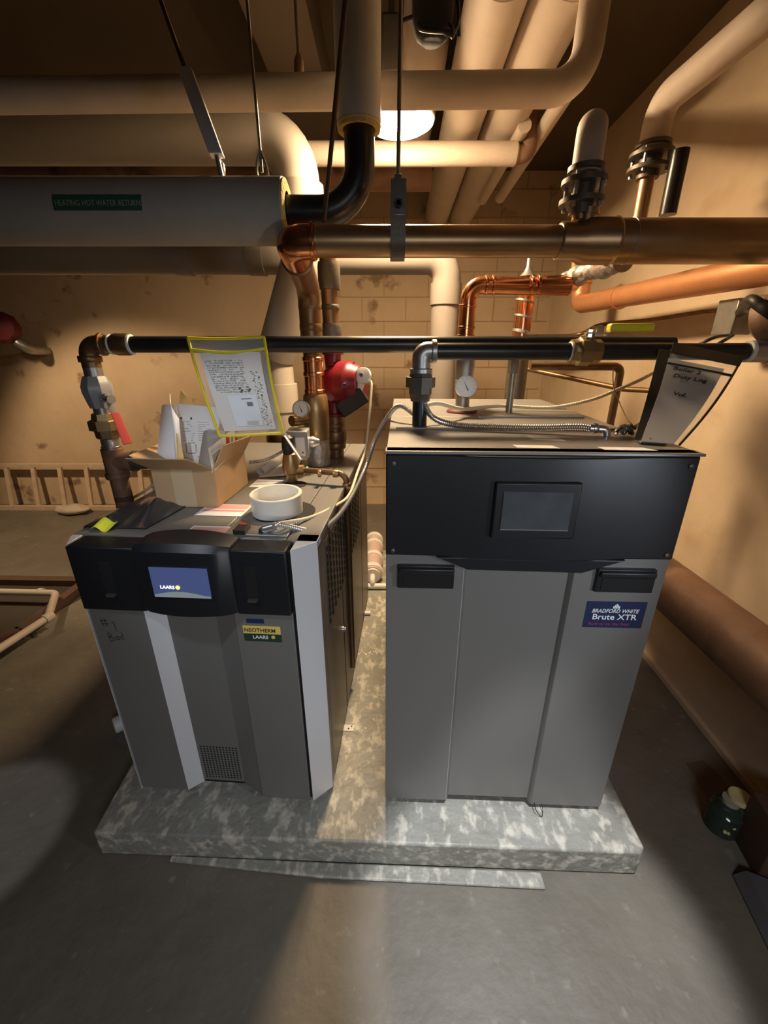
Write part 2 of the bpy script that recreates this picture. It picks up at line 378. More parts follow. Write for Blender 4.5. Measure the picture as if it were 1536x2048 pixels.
# marker scrawl on the left panel: #1 Boil
b = MB()
def stroke(b, pts, w=.0022, y=-.0008):
    for (x,z),(x2,z2) in zip(pts, pts[1:]):
        d = V((x2-x,0,z2-z)); n_ = V((-d.z,0,d.x)).normalized()*w/2; a = V((x,y,z)); c = V((x2,y,z2))
        b.add([a-n_, c-n_, c+n_, a+n_], [(0,1,2,3)])
for s_ in ([(.028,.735),(.033,.708)],[(.038,.737),(.043,.708)],[(.024,.727),(.047,.729)],[(.026,.717),(.049,.718)],[(.058,.722),(.064,.724),(.066,.694)],
           [(.036,.685),(.040,.655),(.052,.660),(.048,.670),(.038,.671),(.047,.676),(.044,.685),(.036,.685)],[(.057,.672),(.060,.662),(.068,.664),(.066,.675),(.057,.672)],[(.073,.676),(.075,.662)],[(.079,.690),(.082,.664)]):
    stroke(b, s_)
lp('marker_scrawl', b, 'ink', smooth_=False)
# labels on the top
def toplabel(nm, pts, m='paper', parent=LR, bars=None, zz=.971, cols='pink'):
    b = MB(); b.prism(pts, zz, zz+.0008, zf); q = obj(nm, b, m, parent, local=True)
    if bars:
        b = MB(); (x0,y0),(x1,y1),(x2,y2),(x3,y3) = pts
        for t0,t1 in bars:
            b.prism([(x0+(x3-x0)*t0+(x1-x0)*.04,y0+(y3-y0)*t0),(x1+(x2-x1)*t0-(x1-x0)*.04,y1+(y2-y1)*t0),(x1+(x2-x1)*t1-(x1-x0)*.04,y1+(y2-y1)*t1),(x0+(x3-x0)*t1+(x1-x0)*.04,y0+(y3-y0)*t1)], zz+.0008, zz+.0013, zf)
        obj('label_print', b, cols, q, local=True)
    return q
toplabel('warning_label', [(.235,.215),(.385,.215),(.385,.315),(.235,.315)], bars=((.35,.5),(.6,.95)))
toplabel('warning_label', [(.275,.045),(.418,.045),(.418,.135),(.275,.135)], bars=((.4,.9),))
toplabel('rating_label', [(.30,.50),(.405,.50),(.405,.60),(.30,.60)], bars=((.3,.36),(.5,.56),(.7,.76)), cols='inkg')
toplabel('rating_label', [(.425,.125),(.515,.125),(.515,.16),(.425,.16)])
b = MB(); b.box((.39,.075,.97),(.57,.165,.976)); lp('switch_plate', b, 'galv', bevel=.002)
b = MB(); b.box((.418,.072,.976),(.452,.118,.990)); sw = lp('rocker_switch', b, 'bindblack', bevel=.002)
b = MB(); b.box((.425,.108,.990),(.445,.113,.993)); lp('switch_mark', b, 'inkr', sw)
b = MB(); b.box((.485,.085,.976),(.500,.105,.988)); lp('fuse_knob', b, 'bindblack', bevel=.003)
b = MB(); b.box((.60,.30,0),(.695,.33,.004)); b.box((.60,.30,.004),(.605,.33,.02)); br = lp('floor_bracket', b, 'pvcw', bevel=.001)
b = MB(); b.lathe([(0,.003),(.001,.003)], (.672,.31,.004),(0,0,1),10); b.lathe([(0,.003),(.001,.003)], (.684,.322,.004),(0,0,1),10); lp('bolt_hole', b, 'black_in', br)

# ================= RIGHT BOILER
RR = thing('boiler', 'taller grey boiler on the right with wide black band, dark screen and navy badge', 'boiler', (.0048,.965,.11), -.0389)
RW = WM[RR.name]; R_ = lambda x,y,z: RW @ V((x,y,z))
def rp(name, mb, m, parent=RR, **k): return obj(name, mb, m, parent, local=True, **k)
W2 = .72; ZT = 1.229
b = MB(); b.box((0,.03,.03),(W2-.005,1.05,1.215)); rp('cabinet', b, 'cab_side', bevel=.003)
b = MB(); b.box((.01,.035,0),(W2-.015,1.03,.03)); rp('base', b, 'black_in')
for ya, yb in ((-.005,.262),(.264,.53),(.532,1.09)):
    b = MB(); b.prism([(.0,ya),(W2-(.0 if ya<.2 else .025),ya),(W2-(.0 if ya<.2 else .025),yb),(.0,yb)], 1.215, ZT, zf); rp('top_panel', b, 'cab', bevel=.002)
b = MB(); b.box((.02,.28,ZT),(W2-.06,.285,ZT+.004)); b.box((.30,.50,ZT),(W2-.06,.512,ZT+.006)); rp('top_rib', b, 'cab')
b = MB(); b.prism([(0,.0),(.205,.0),(.214,.014),(.214,.05),(0,.05)], .025, .96, zf); rp('front_panel', b, 'cab', bevel=.001)
b = MB(); b.prism([(.2045,-.0006),(.2135,.0134),(.2125,.0142),(.2035,.0002)], .03, .915, zf); rp('painted_light_edge', b, 'silver')  # thin pale strip on the fold, a painted highlight
b = MB(); b.prism([(.214,.014),(.48,.014),(.48,.05),(.214,.05)], .032, .96, zf); rp('front_panel', b, 'cab')
b = MB(); b.prism([(.48,.014),(.49,.0),(W2,.0),(W2,.05),(.48,.05)], .022, .96, zf); rp('front_panel', b, 'cab', bevel=.001)
# black band, bowed in the middle
bow = [(0,-.012),(.12,-.014),(.22,-.030),(.36,-.036),(.49,-.030),(.60,-.014),(W2-.002,-.012)]
b = MB(); b.prism(bow+[(W2-.002,.04),(-.0,.04)], .958, 1.222, zf); rp('control_band', b, 'bezel', bevel=.004)
b = MB(); b.prism([(.128,.96),(.210,.925),(.497,.922),(.60,.96)], -.024, .0, ff); rp('band_lip', b, 'bezel', bevel=.003)
b = MB(); b.prism([(-.002,-.014),(W2+.006,-.014),(W2+.006,.03),(-.002,.03)], 1.2225, 1.229, zf); rp('band_top_strip', b, 'cab', bevel=.001)
b = MB(); b.box((.254,-.044,1.024),(.452,-.03,1.166)); fr_ = rp('screen_frame', b, 'bezel', bevel=.005)
b = MB(); b.box((.274,-.0465,1.048),(.433,-.0435,1.144)); rp('display_screen', b, 'gloss', fr_)
b = MB(); b.box((.274,-.0475,1.048),(.433,-.0455,1.0505)); rp('screen_edge', b, 'steel', fr_)
for x,z in ((.018,1.20),(.018,.972),(W2-.02,1.20),(W2-.02,.972)):
    b = MB(); b.lathe([(0,.006),(.003,.006),(.005,.003)], (x,-.0125,z), (0,-1,0), 12); rp('band_screw', b, 'iron')
for xa in (.031,.543):
    b = MB(); b.box((xa,-.012,.860),(xa+.148,.002,.928)); h = rp('handle_frame', b, 'bezel', bevel=.003)
    b = MB(); b.box((xa+.014,-.0135,.868),(xa+.136,-.0115,.904)); rp('handle_recess', b, 'black_in', h)
    b = MB(); b.box((xa+.004,-.022,.908),(xa+.144,-.012,.924)); rp('handle_grip', b, 'bezel', h, bevel=.004)
b = MB(); b.box((.537,-.0012,.743),(.694,0,.826)); bd = rp('badge', b, 'navy')
text('badge_lettering', 'BRADFORD WHITE', .0165, 'white', bd, (.553,-.0018,.7915), (1,0,0), (0,0,1), True, shear=.25, sx=.86)
text('badge_lettering', 'Brute XTR', .0245, 'white', bd, (.557,-.0018,.770), (1,0,0), (0,0,1), True, sx=1.08)
text('badge_lettering', 'Built to be the Best', .0125, 'magenta', bd, (.550,-.0018,.752), (1,0,0), (0,0,1), True, sx=1.12)
b = MB()
for i,hh in enumerate((.006,.010,.013,.010,.006)): b.box((.607+i*.0038,-.002,.805),(.6098+i*.0038,-.001,.806+hh))
rp('badge_emblem', b, 'white', bd)
toplabel('rating_label', [(.385,.135),(.46,.12),(.455,.165),(.375,.175)], 'paper2', RR, zz=ZT)
toplabel('rating_label', [(.315,.035),(.415,.03),(.405,.06),(.31,.065)], 'paper2', RR, zz=ZT)
toplabel('rating_label', [(.515,.020),(.635,.015),(.615,.045),(.51,.05)], 'paper', RR, zz=ZT)
b = MB(); b.tube(smooth([(.50,-.003,.035),(.503,-.02,.02),(.52,-.028,.004),(.528,-.012,.01),(.525,.005,.03)], 8), .0012, 8); rp('wire_loop', b, 'bindblack')

# ================= LAMP
lc = at(797,246,2.14)
LT = thing('ceiling_lamp', 'lit round ceiling lamp glowing behind the grey insulated drop pipe', 'lamp', (lc.x,lc.y,lc.z))
b = MB(); b.lathe([(-.030,.03),(-.025,.08),(-.014,.115),(.0,.140),(.006,.140)], lc, (0,0,1), 48); obj('lamp_glass', b, 'lampglass', LT)
b = MB(); b.lathe([(.0061,.143),(.012,.147),(.05,.125),(.09,.06),(.125,.03)], lc, (0,0,1), 40); obj('lamp_housing', b, 'enamel', LT)
b = MB(); b.cyl(lc+V((0,0,.12)), (lc.x,lc.y,2.93), .010); obj('lamp_stem', b, 'rod', LT)

# ================= PIPE HELPERS
def ring(b, p, ax, r, w, n=26, k=None):
    ax = V(ax).normalized(); b.lathe([(-w/2,r*.94),(-w/2+w*.15,r),(w/2-w*.15,r),(w/2,r*.94)], p, ax, n, k)
X = V((1,0,0)); Yv = V((0,1,0)); Z = V((0,0,1))

# -- large insulated heating pipe, upper left, with stencilled marker, black elbow and jacketed riser
Y1 = 1.44
a = at(-60,430,Y1); e = at(572,425,Y1); zc = at(572,425,Y1).z; a.z = zc; e.z = zc
IP = thing('insulated_heating_pipe', 'large white jacketed pipe at upper left with green marker and bare black elbow rising', 'pipe', (e.x-.4,Y1,zc-.1))
b = MB(); b.lathe([(0,.0),(0,.083),(1.9,.083),(1.9,.05)], (e.x-1.9,Y1,zc), X, 40); jk = obj('pipe_jacket', b, 'insul_gray', IP)
b = MB(); b.lathe([(0,.05),(0,.079),(.010,.081),(.014,.07),(.012,.05)], (e.x-.004,Y1,zc), X, 40, caps=False); obj('fibreglass_end', b, 'fiber', IP)
vb = at(720,250,Y1); vz = vb.z
b = MB(); ex = at(719,300,Y1).x
b.pipe([(e.x-.02,Y1,zc),(ex,Y1,zc),(ex,Y1,vz+.05)], .042, R=.115, n=28); obj('bare_elbow_pipe', b, 'black', IP)
b = MB(); b.lathe([(0,.045),(0,.060),(.60,.062),(.60,.05)], (ex,Y1,vz-.005), Z, 36); obj('riser_jacket', b, 'pvcw', IP)
b = MB(); b.lathe([(0,.040),(-.01,.045),(-.012,.058),(.004,.0605)], (ex,Y1,vz-.002), Z, 36, caps=False); obj('fibreglass_end', b, 'fiber', IP)
# marker
p0 = at(112,437,Y1-.083); p1 = at(287,436,Y1-.083)
def onjack(x, s, r=.0838):  # s: arc angle from straight at camera side, up positive
    return V((x, Y1-r*math.cos(s), zc+r*math.sin(s)))
xa, xb = p0.x, p1.x
b = MB(); b.sheet(lambda u,v: onjack(xa+(xb-xa)*u+.004*v, -.20+.44*v), 2, 6, .0008); mk = obj('pipe_marker', b, 'green', jk)
tw = .0186; 
o_ = text('marker_lettering', 'HEATING HOT WATER RETURN', tw, 'greent', mk, (xa+.008, Y1-.0858, zc-.006), X, Z, sx=(xb-xa-.014)/.262)

# -- other jacketed ceiling pipes running away from the camera
for nm, (u0, lab, r_) in enumerate(((893,'left-hand one of the two fat jacketed pipes running under the ceiling to the back wall',.100),(948,'right-hand one of the two fat jacketed pipes running under the ceiling to the back wall',.100))):
    q = atz(u0,380,2.62); x = q.x
    b = MB(); b.lathe([(0,r_*.9),(0,r_),(1.3,r_),(1.302,r_*1.02),(1.34,r_*1.02),(1.342,r_),(3.75,r_),(3.85,r_)], (x+(-.14 if nm==0 else -.13),.40,2.62), (.14/3.75,1,0), 36)
    tag(obj('jacketed_ceiling_pipe', b, 'insul'), lab, 'pipe', 'jacketed ceiling pipes')
b = MB(); b.cyl(atz(1130,190,2.54), atz(1000,395,2.54), .035); tag(obj('slim_ceiling_pipe', b, 'insul'), 'slim pale pipe slanting away just right of the fat jacketed pair', 'pipe')
b = MB(); b.cyl(atz(1050,250,2.52), atz(965,400,2.52), .03); tag(obj('slim_ceiling_pipe', b, 'insul'), 'slim pale pipe half hidden between the fat pair and the outer slim pipe', 'pipe')
# cross pipe with elbow at right end
zc2 = at(900,178,1.66).z
lft = at(-60,205,1.66); rgt = at(1165,172,1.66)
b = MB(); b.pipe([(lft.x,1.70,zc2-.0),(rgt.x,1.66,zc2),(rgt.x+.01,1.66,2.93)], .044, R=.10, n=30)
tag(obj('jacketed_cross_pipe', b, 'insul'), 'long pale jacketed pipe crossing above the lamp and elbowing forward at right', 'pipe')
zc3 = at(900,308,2.54).z; r3 = at(1035,305,2.54); l3 = at(585,285,2.54)
CP = thing('lower_cross_pipe', 'shorter pale jacketed pipe crossing just below the lamp with brown end elbow', 'pipe', (r3.x-.4,2.54,zc3-.06))
b = MB(); b.lathe([(0,.03),(0,.050),(r3.x-l3.x-.01,.050),(r3.x-l3.x,.04)], (l3.x,2.54,zc3), X, 30); obj('pipe_jacket', b, 'insul', CP)
b = MB(); b.pipe([(r3.x-.01,2.54,zc3),(r3.x+.05,2.54,zc3),(r3.x+.05,2.54,2.93)], .040, R=.06); obj('end_elbow', b, 'rust', CP)
# rusty pipe behind, near back wall
b = MB(); q0 = at(-100,352,3.0); q0.x = -5.99; q1 = at(862,352,3.0); b.cyl((q0.x,3.0,q1.z),(q1.x,3.0,q1.z),.075); tag(obj('rusty_cross_pipe', b, 'rust'), 'dark reddish-brown pipe crossing far behind the black elbow', 'pipe')

# -- big grey duct pipe: along the ceiling, elbow, down to the left boiler
Y2 = 2.32
YL = 2.44
z2 = at(300,272,Y2).z; xl = at(-80,270,Y2).x; xe = at(592,270,Y2).x
DP = thing('flue_pipe', 'fat grey plastic flue pipe bending down from the ceiling to the left boiler', 'pipe', (xe,Y2,z2-.4))
pts = [(xl,Y2,z2),(xe-.02,Y2,z2),(xe+.005,Y2,z2-.47),(at(554,722,YL).x,YL,at(554,722,YL).z+.03)]
b = MB(); b.pipe(pts, .104, R=.16, n=32); obj('duct_pipe', b, 'pvc', DP)
k2 = V(pts[3]); k3 = V((k2.x+.01,k2.y+.02,.12)); 
b = MB(); b.tube(fillet([V(pts[2]).lerp(k2,.9),k2,k3],.08), .084, 30); obj('drop_pipe', b, 'pvc', DP)
b = MB(); b.lathe([(0,.094),(.15,.094),(.152,.085)], (k2.x+.004,k2.y+.01,at(568,822,YL).z), Z, 30); obj('coupling', b, 'pvc', DP)
b = MB(); b.lathe([(0,.115),(.06,.115),(.065,.09)], (k3.x,k3.y,at(568,885,YL).z), Z, 30); obj('flue_collar', b, 'bronze', DP)
b = MB(); b.lathe([(-.03,.110),(.06,.110)], (xe,Y2,z2-.24), Z, 30); obj('elbow_socket', b, 'pvc', DP)
# -- second grey pipe crossing behind and dropping to the right boiler
Y3 = 2.66
z3 = at(700,517,Y3).z; xr = at(893,560,Y3).x; xl = at(-80,515,Y3).x
FP = thing('flue_pipe', 'grey plastic flue pipe crossing low behind the copper header and dropping to the right boiler', 'pipe', (xr,Y3,1.34))
zb = 1.339
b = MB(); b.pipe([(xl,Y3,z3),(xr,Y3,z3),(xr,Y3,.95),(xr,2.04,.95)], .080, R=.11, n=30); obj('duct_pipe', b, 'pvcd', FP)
for u in (382,530): 
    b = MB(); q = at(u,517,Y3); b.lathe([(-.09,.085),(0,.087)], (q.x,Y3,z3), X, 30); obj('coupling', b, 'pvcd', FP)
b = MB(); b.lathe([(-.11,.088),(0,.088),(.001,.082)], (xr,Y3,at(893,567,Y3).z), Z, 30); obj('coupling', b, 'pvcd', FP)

# -- copper header across the front
YH = 1.35; zH = at(800,483,YH).z
hx0 = at(572,480,YH).x; hx1 = at(1118,480,YH).x; hx2 = at(1150,480,YH).x
CH = thing('copper_header_pipe', 'thick dull copper pipe crossing in front above both boilers, turning down at its left end', 'pipe', (at(800,483,YH).x,YH,zH-.06))
b = MB(); b.cyl((hx0+.03,YH,zH),(hx2+.02,YH,zH),.0395,n=32); obj('header_tube', b, 'copper_dull', CH)
b = MB(); b.lathe([(0,.040),(.02,.050),(.05,.055),(1.405-hx2,.055)], (hx2-.01,YH,zH), X, 34); obj('larger_tube', b, 'copper_dull', CH)
# tee at the step
tx = at(1168,470,YH).x
b = MB(); b.lathe([(-.07,.044),(-.065,.047),(-.02,.047),(.0,.057),(.075,.057),(.08,.06),(.085,.057)], (tx,YH,zH), X, 34); b.cyl((tx,YH,zH),(tx,YH,zH+.075),.027); b.cyl((tx,YH,zH+.06),(tx,YH,zH+.075),.030); obj('tee_fitting', b, 'copper_dull', CH)
b = MB(); ring(b, (hx1,YH,zH), X, .0415, .008); obj('solder_ring', b, 'galv', CH)
b = MB(); ring(b, (tx+.125,YH,zH), X, .0565, .004); obj('solder_ring', b, 'galv', CH)
# elbow at left: two 45s then the vertical
vx = at(620,620,1.80); YV = 1.80
top = V((vx.x,YV,at(612,585,YV).z)); 
B0 = V((hx0+.012,YH,zH-.002)); C0 = V((top.x,YV,top.z+.015)); dd0 = C0-B0
b = MB(); b.pipe([(hx0+.085,YH,zH),B0,B0+dd0*.30], .044, R=.045, n=30); ring(b,(hx0+.075,YH,zH),X,.048,.012); obj('header_elbow', b, 'copper', CH)
b = MB(); b.pipe([B0+dd0*.26,C0,(top.x,YV,top.z-.20)], .0435, R=.09, n=28); ring(b,B0+dd0*.30,dd0,.049,.014); obj('offset_elbow', b, 'bronze', CH)
zz_ = [at(620,v,YV).z for v in (600,640,672,715,760,805,830,880,925)]
b = MB(); b.cyl((top.x,YV,top.z-.12),(top.x,YV,1.083),.0385,n=28); obj('drop_tube', b, 'copper_dull', CH)
for v in (612,655): b = MB(); ring(b,(top.x,YV,at(620,v,YV).z),Z,.045,.03); obj('tube_coupling', b, 'bronze', CH)
for v in (718,748,782,806): b = MB(); ring(b,(top.x,YV,at(620,v,YV).z),Z,.044,.016); obj('press_ring', b, 'copper', CH)
b = MB(); b.cyl((top.x,YV,at(620,806,YV).z),(top.x,YV,at(620,715,YV).z),.0405); obj('bright_section', b, 'copper', CH)
b = MB(); b.lathe([(-.10,.042),(-.09,.052),(-.03,.055),(.03,.055),(.09,.050),(.10,.042)], (top.x,YV,at(630,835,YV).z), Z, 28); b.pipe([(top.x,YV,at(630,835,YV).z),(top.x-.085,YV-.10,at(630,835,YV).z+.0)], .022); obj('gauge_tee', b, 'brass', CH)
b = MB(); b.lathe([(0,.05),(.12,.05),(.13,.042)], (top.x,YV,1.083), Z, 28); obj('boiler_union', b, 'tapewrap', CH)
# clevis hanger on the header
cx = at(795,480,YH).x
HG = thing('pipe_hanger', 'grey steel clevis hanger and rod holding the copper header pipe', 'hanger', (cx,YH,zH+.1))
b = MB(); w = .02
zt = at(795,352,YH).z
def strap(px, top_=zt, r=.045):
    out = []
    for i in range(17):
        a = PI+PI*i/16; out.append((px(r*math.cos(a)), zH+r*math.sin(a)))
    return out
# U strap seen along the pipe: profile in YZ
prof = [(-.046,zt-.02)]+[(.046*math.cos(PI+PI*i/16), zH+.046*math.sin(PI+PI*i/16)) for i in range(17)]+[(.046,zt-.02)]
b.sheet(lambda u,v: (cx-w+2*w*u, YH+prof[min(int(v*18+.5),18)][0], prof[min(int(v*18+.5),18)][1]), 1, 18, .004); obj('lower_strap', b, 'iron', HG)
b = MB(); b.hexa([V(q) for q in [(cx-.018,YH-.049,zt-.10),(cx+.018,YH-.049,zt-.10),(cx+.018,YH+.049,zt-.10),(cx-.018,YH+.049,zt-.10),(cx-.010,YH-.02,zt),(cx+.010,YH-.02,zt),(cx+.010,YH+.02,zt),(cx-.010,YH+.02,zt)]]); obj('upper_yoke', b, 'galv', HG, bevel=.003)
b = MB(); b.cyl((cx,YH-.062,zt-.075),(cx,YH+.06,zt-.075),.006,n=10); b.cyl((cx,YH-.062,zt-.075),(cx,YH-.052,zt-.075),.011,n=6); obj('cross_bolt', b, 'bindblack', HG)
b = MB(); b.cyl((cx,YH,zt-.02),(cx+.004,YH,2.93),.0055,n=12); obj('hanger_rod', b, 'rod', HG)
# other hanger rods
def rod(name, p, r, lab, m='rodd', extra=None):
    b = MB(); b.cyl(p, (p.x,p.y,2.93), r, n=10)
    if extra: extra(b, p)
    return tag(obj(name, b, m), lab, 'rod', 'hanger rods')
b = MB(); b.cyl(at(648,445,1.38), at(697,-60,1.20)+V((0,0,0)), .006, n=10); tag(obj('hanger_rod', b, 'rodd'), 'dark thin rod slanting down in front of the black elbow pipe', 'rod')
loop = lambda b,p: b.tube(smooth([p+V((0,0,.05)),p+V((-.012,0,.02)),p+V((-.012,0,-.01)),p+V((.014,0,-.01)),p+V((.012,0,.02)),p+V((0,0,.05))],6), .004, 8)
rod('hanger_rod', at(524,345,1.44)+V((0,0,0)), .004, 'thin rod with a wire loop dropping to the end of the white jacketed pipe', 'rod', loop)
rod('hanger_rod', at(598,135,1.95), .005, 'short thin rod with a dark turnbuckle above the cross pipe', 'rodd', lambda b,p: b.lathe([(-.03,.004),(-.02,.018),(.02,.016),(.04,.005)], p, Z, 12))
# strap hanger (bright channel) 
s0 = at(371,140,1.50); s1 = at(434,312,1.44)
SH = thing('strut_hanger', 'bright grey steel channel slanting down to the top of the white jacketed pipe', 'hanger', s1)
b = MB(); d_ = (s1-s0).normalized(); w_ = .019
uu = X; nn = d_.cross(uu).normalized()
b.hexa([s0-uu*w_-nn*.012,s0+uu*w_-nn*.012,s0+uu*w_+nn*.012,s0-uu*w_+nn*.012,s1-uu*w_-nn*.012,s1+uu*w_-nn*.012,s1+uu*w_+nn*.012,s1-uu*w_+nn*.012]); obj('channel', b, 'silver', SH, bevel=.002)
b = MB(); b.cyl(s1, at(446,366,1.44), .007, n=10); q = at(442,338,1.45); b.ball(q, .012, (1,1,1.9), 12); obj('hook', b, 'steel', SH)
b = MB(); b.cyl(s0, at(300,-60,1.55), .006, n=8); obj('upper_rod', b, 'rodd', SH)

# -- pump riser
PX = at(660,600,1.95).x; YP = 1.95
PR = thing('pump_riser_pipe', 'brown bronze pipe with valves rising from the red pump behind the copper drop', 'pipe', (PX,YP,1.6))
b = MB(); b.cyl((PX,YP,at(660,700,YP).z),(PX-.004,YP,at(655,440,YP).z),.034,n=24); obj('riser_tube', b, 'bronze', PR)
for v,r,h in ((552,.046,.10),(665,.046,.07),(615,.038,.02)): b = MB(); ring(b,(PX,YP,at(660,v,YP).z),Z,r,h); obj('valve_collar', b, 'iron', PR)
b = MB(); b.cyl((PX,YP,at(665,832,YP).z),(PX,YP,1.083),.036,n=24)
for v,r,h in ((850,.043,.02),(872,.050,.05),(890,.046,.03)): ring(b,(PX,YP,at(660,v,YP).z),Z,r,h)
obj('lower_valve', b, 'bronze', PR)
# -- red pump
pz = at(690,768,YP).z
PU = thing('circulator_pump', 'red circulator pump with flanged ports beside the copper drop', 'pump', (PX,YP,at(665,830,YP).z))
b = MB(); zt_, zb_ = at(665,702,YP).z, at(665,832,YP).z
b.lathe([(0,.050),(.014,.050),(.016,.036),(.06,.034),(zt_-zb_-.06,.034),(zt_-zb_-.016,.038),(zt_-zb_-.014,.050),(zt_-zb_,.050)], (PX,YP,zb_), Z, 28); obj('flanged_ports', b, 'red', PU)
b = MB(); b.lathe([(-.05,.03),(-.045,.066),(-.01,.086),(.03,.088),(.035,.08)], (PX+.015,YP-.005,pz), (.8,-.35,.05), 34); obj('volute', b, 'red', PU)
b = MB(); b.lathe([(.02,.085),(.03,.098),(.075,.098),(.082,.088),(.10,.080),(.125,.070),(.128,.02)], (PX+.015,YP-.005,pz), (.8,-.35,.05), 36); obj('motor_housing', b, 'red', PU)
b = MB()
ax = V((.8,-.35,.05)).normalized(); u_ = ax.orthogonal().normalized(); w2_ = ax.cross(u_)
for k in range(4):
    a = PI/4+k*PI/2; q = V((PX+.015,YP-.005,pz))+ax*.082+(u_*math.cos(a)+w2_*math.sin(a))*.083; b.cyl(q, q+ax*.012, .009, n=6)
obj('housing_bolt', b, 'redd', PU)
cb = at(705,804,YP-.06)
b = MB(); fx = V((.83,-.1,.55)).normalized(); fy = V((0,1,0)); fz = fx.cross(fy).normalized()
fr3 = lambda x,y,z: cb+fx*x+fy*y+fz*z
b.box((-.065,-.045,-.035),(.065,.045,.035), fr3); obj('terminal_box', b, 'bindblack', PU, bevel=.006)
# white conduit junction above it
jb = at(727,752,YP-.08)
JN = thing('round_cable_fitting', 'white round cable fitting beside the red pump', 'fitting', jb)
b = MB(); b.lathe([(-.02,.030),(.0,.036),(.02,.034),(.024,.02)], jb, (-.25,-.9,.2), 24); obj('round_cover', b, 'pvcw', JN)
b = MB(); b.lathe([(0,.010),(.008,.008)], jb+V((-.25,-.9,.2)).normalized()*.024, (-.25,-.9,.2), 12); obj('cover_screw', b, 'steel', JN)
b = MB(); b.cyl(jb+V((-.01,.0,-.02)), at(714,790,YP-.08), .018); obj('neck', b, 'pvcw', JN)
# cables from pump down the gap
b = MB(); b.tube(smooth([jb+V((.03,0,-.02)), at(743,775,YP-.1), at(738,840,YP-.15), at(732,895,1.8), at(715,945,1.65), at(698,990,1.45), at(670,1012,1.30), at(620,1035,1.17), L(.535,.10,1.00)], 10), .0055, 10)
tag(obj('armoured_cable', b, 'cream'), 'pale cable dropping from the pump fitting along the side of the left boiler', 'cable')
o = corr([R_(.09,.36,ZT+.02), at(800,812,1.38), at(775,835,1.42), at(750,880,1.5), at(735,925,1.5), at(716,968,1.42), at(696,1005,1.3), at(668,1040,1.2), at(630,1062,1.12), L(.545,.095,1.0), L(.52,.10,.985)], .0075, .006)
tag(obj('flexible_conduit', o, 'mc'), 'ribbed metal conduit arching from right boiler to the switch plate of left boiler', 'conduit')
b = MB(); b.cyl(L(.50,.095,.985), L(.535,.098,.995), .012, n=12); b.ball(L(.50,.095,.985), .012, n=10); tag(obj('conduit_connector', b, 'steel'), 'bright metal conduit connector on the switch plate of the left boiler', 'connector')

# -- black pipe along the middle (rear one)
YB = 1.42; zB = at(700,689,YB).z
bx0 = at(258,689,YB).x
BP = thing('black_gas_pipe', 'long black pipe crossing behind the yellow pouch and dropping at left through a red-handled valve', 'pipe', (bx0+.5,YB,zB-.03))
b = MB(); b.cyl((bx0,YB,zB),(at(1345,689,YB).x,YB,zB),.0245,n=26); obj('black_tube', b, 'black', BP)
lx = at(176,700,YB).x
b = MB(); b.pipe([(bx0+.01,YB,zB),(lx,YB,zB),(lx,YB,at(178,735,YB).z)], .0275, R=.055, n=24); ring(b,(bx0-.02,YB,zB),X,.033,.05); ring(b,(lx+.05,YB,zB),X,.034,.012); ring(b,(lx,YB,at(176,718,YB).z),Z,.034,.02); obj('brown_elbow', b, 'bronze', BP)
b = MB(); ring(b,(bx0+.008,YB,zB),X,.030,.008); ring(b,(bx0-.055,YB,zB),X,.030,.006); obj('thread_sealant', b, 'teflon', BP)
zq = lambda v: at(190,v,YB).z
b = MB(); b.cyl((lx,YB,zq(722)),(lx,YB,zq(772)),.027); obj('nipple', b, 'galv', BP)
b = MB(); b.lathe([(0,.034),(.015,.038),(.05,.046),(.07,.046),(.085,.040),(.10,.034)], (lx,YB,zq(815)), Z, 8); b.cyl((lx,YB,zq(792)),(lx+.055,YB-.035,zq(792)),.012); vb_ = obj('valve_body', b, 'boxgrey', BP)
hv = V((lx+.06,YB-.045,zq(795)))
b = MB(); b.cyl(hv-V((.01,-.006,0)), hv+V((.012,-.008,0)), .014, n=12); obj('handle_nut', b, 'steel', vb_)
b = MB(); d2 = (at(256,888,YB-.05)-hv); sd = V((.55,.83,0)).normalized()
for t0,t1,wd in ((0,.30,.012),): b.hexa([hv+d2*t0-sd*wd-Yv*.002, hv+d2*t0+sd*wd-Yv*.002, hv+d2*t0+sd*wd+Yv*.002, hv+d2*t0-sd*wd+Yv*.002, hv+d2*t1-sd*wd-Yv*.002, hv+d2*t1+sd*wd-Yv*.002, hv+d2*t1+sd*wd+Yv*.002, hv+d2*t1-sd*wd+Yv*.002])
obj('handle_stem', b, 'galv', vb_)
b = MB(); b.hexa([hv+d2*.28-sd*.012-Yv*.004, hv+d2*.28+sd*.012-Yv*.004, hv+d2*.28+sd*.012+Yv*.004, hv+d2*.28-sd*.012+Yv*.004, hv+d2-sd*.014-Yv*.004, hv+d2+sd*.014-Yv*.004, hv+d2+sd*.014+Yv*.004, hv+d2-sd*.014+Yv*.004]); obj('handle_grip', b, 'inkr', vb_, bevel=.003)
b = MB(); b.cyl((lx,YB,zq(842)),(lx,YB,zq(812)),.027); ring(b,(lx,YB,zq(838)),Z,.031,.008); obj('nipple', b, 'steel', BP)
b = MB(); b.lathe([(0,.03),(.006,.038),(.03,.040),(.032,.052),(.062,.052),(.064,.04),(.085,.036)], (lx,YB,zq(877)), Z, 8); obj('union', b, 'brass', BP)
b = MB(); b.cyl((lx,YB,zq(897)),(lx,YB,zq(872)),.028); ring(b,(lx,YB,zq(893)),Z,.031,.006); obj('nipple', b, 'steel', BP)
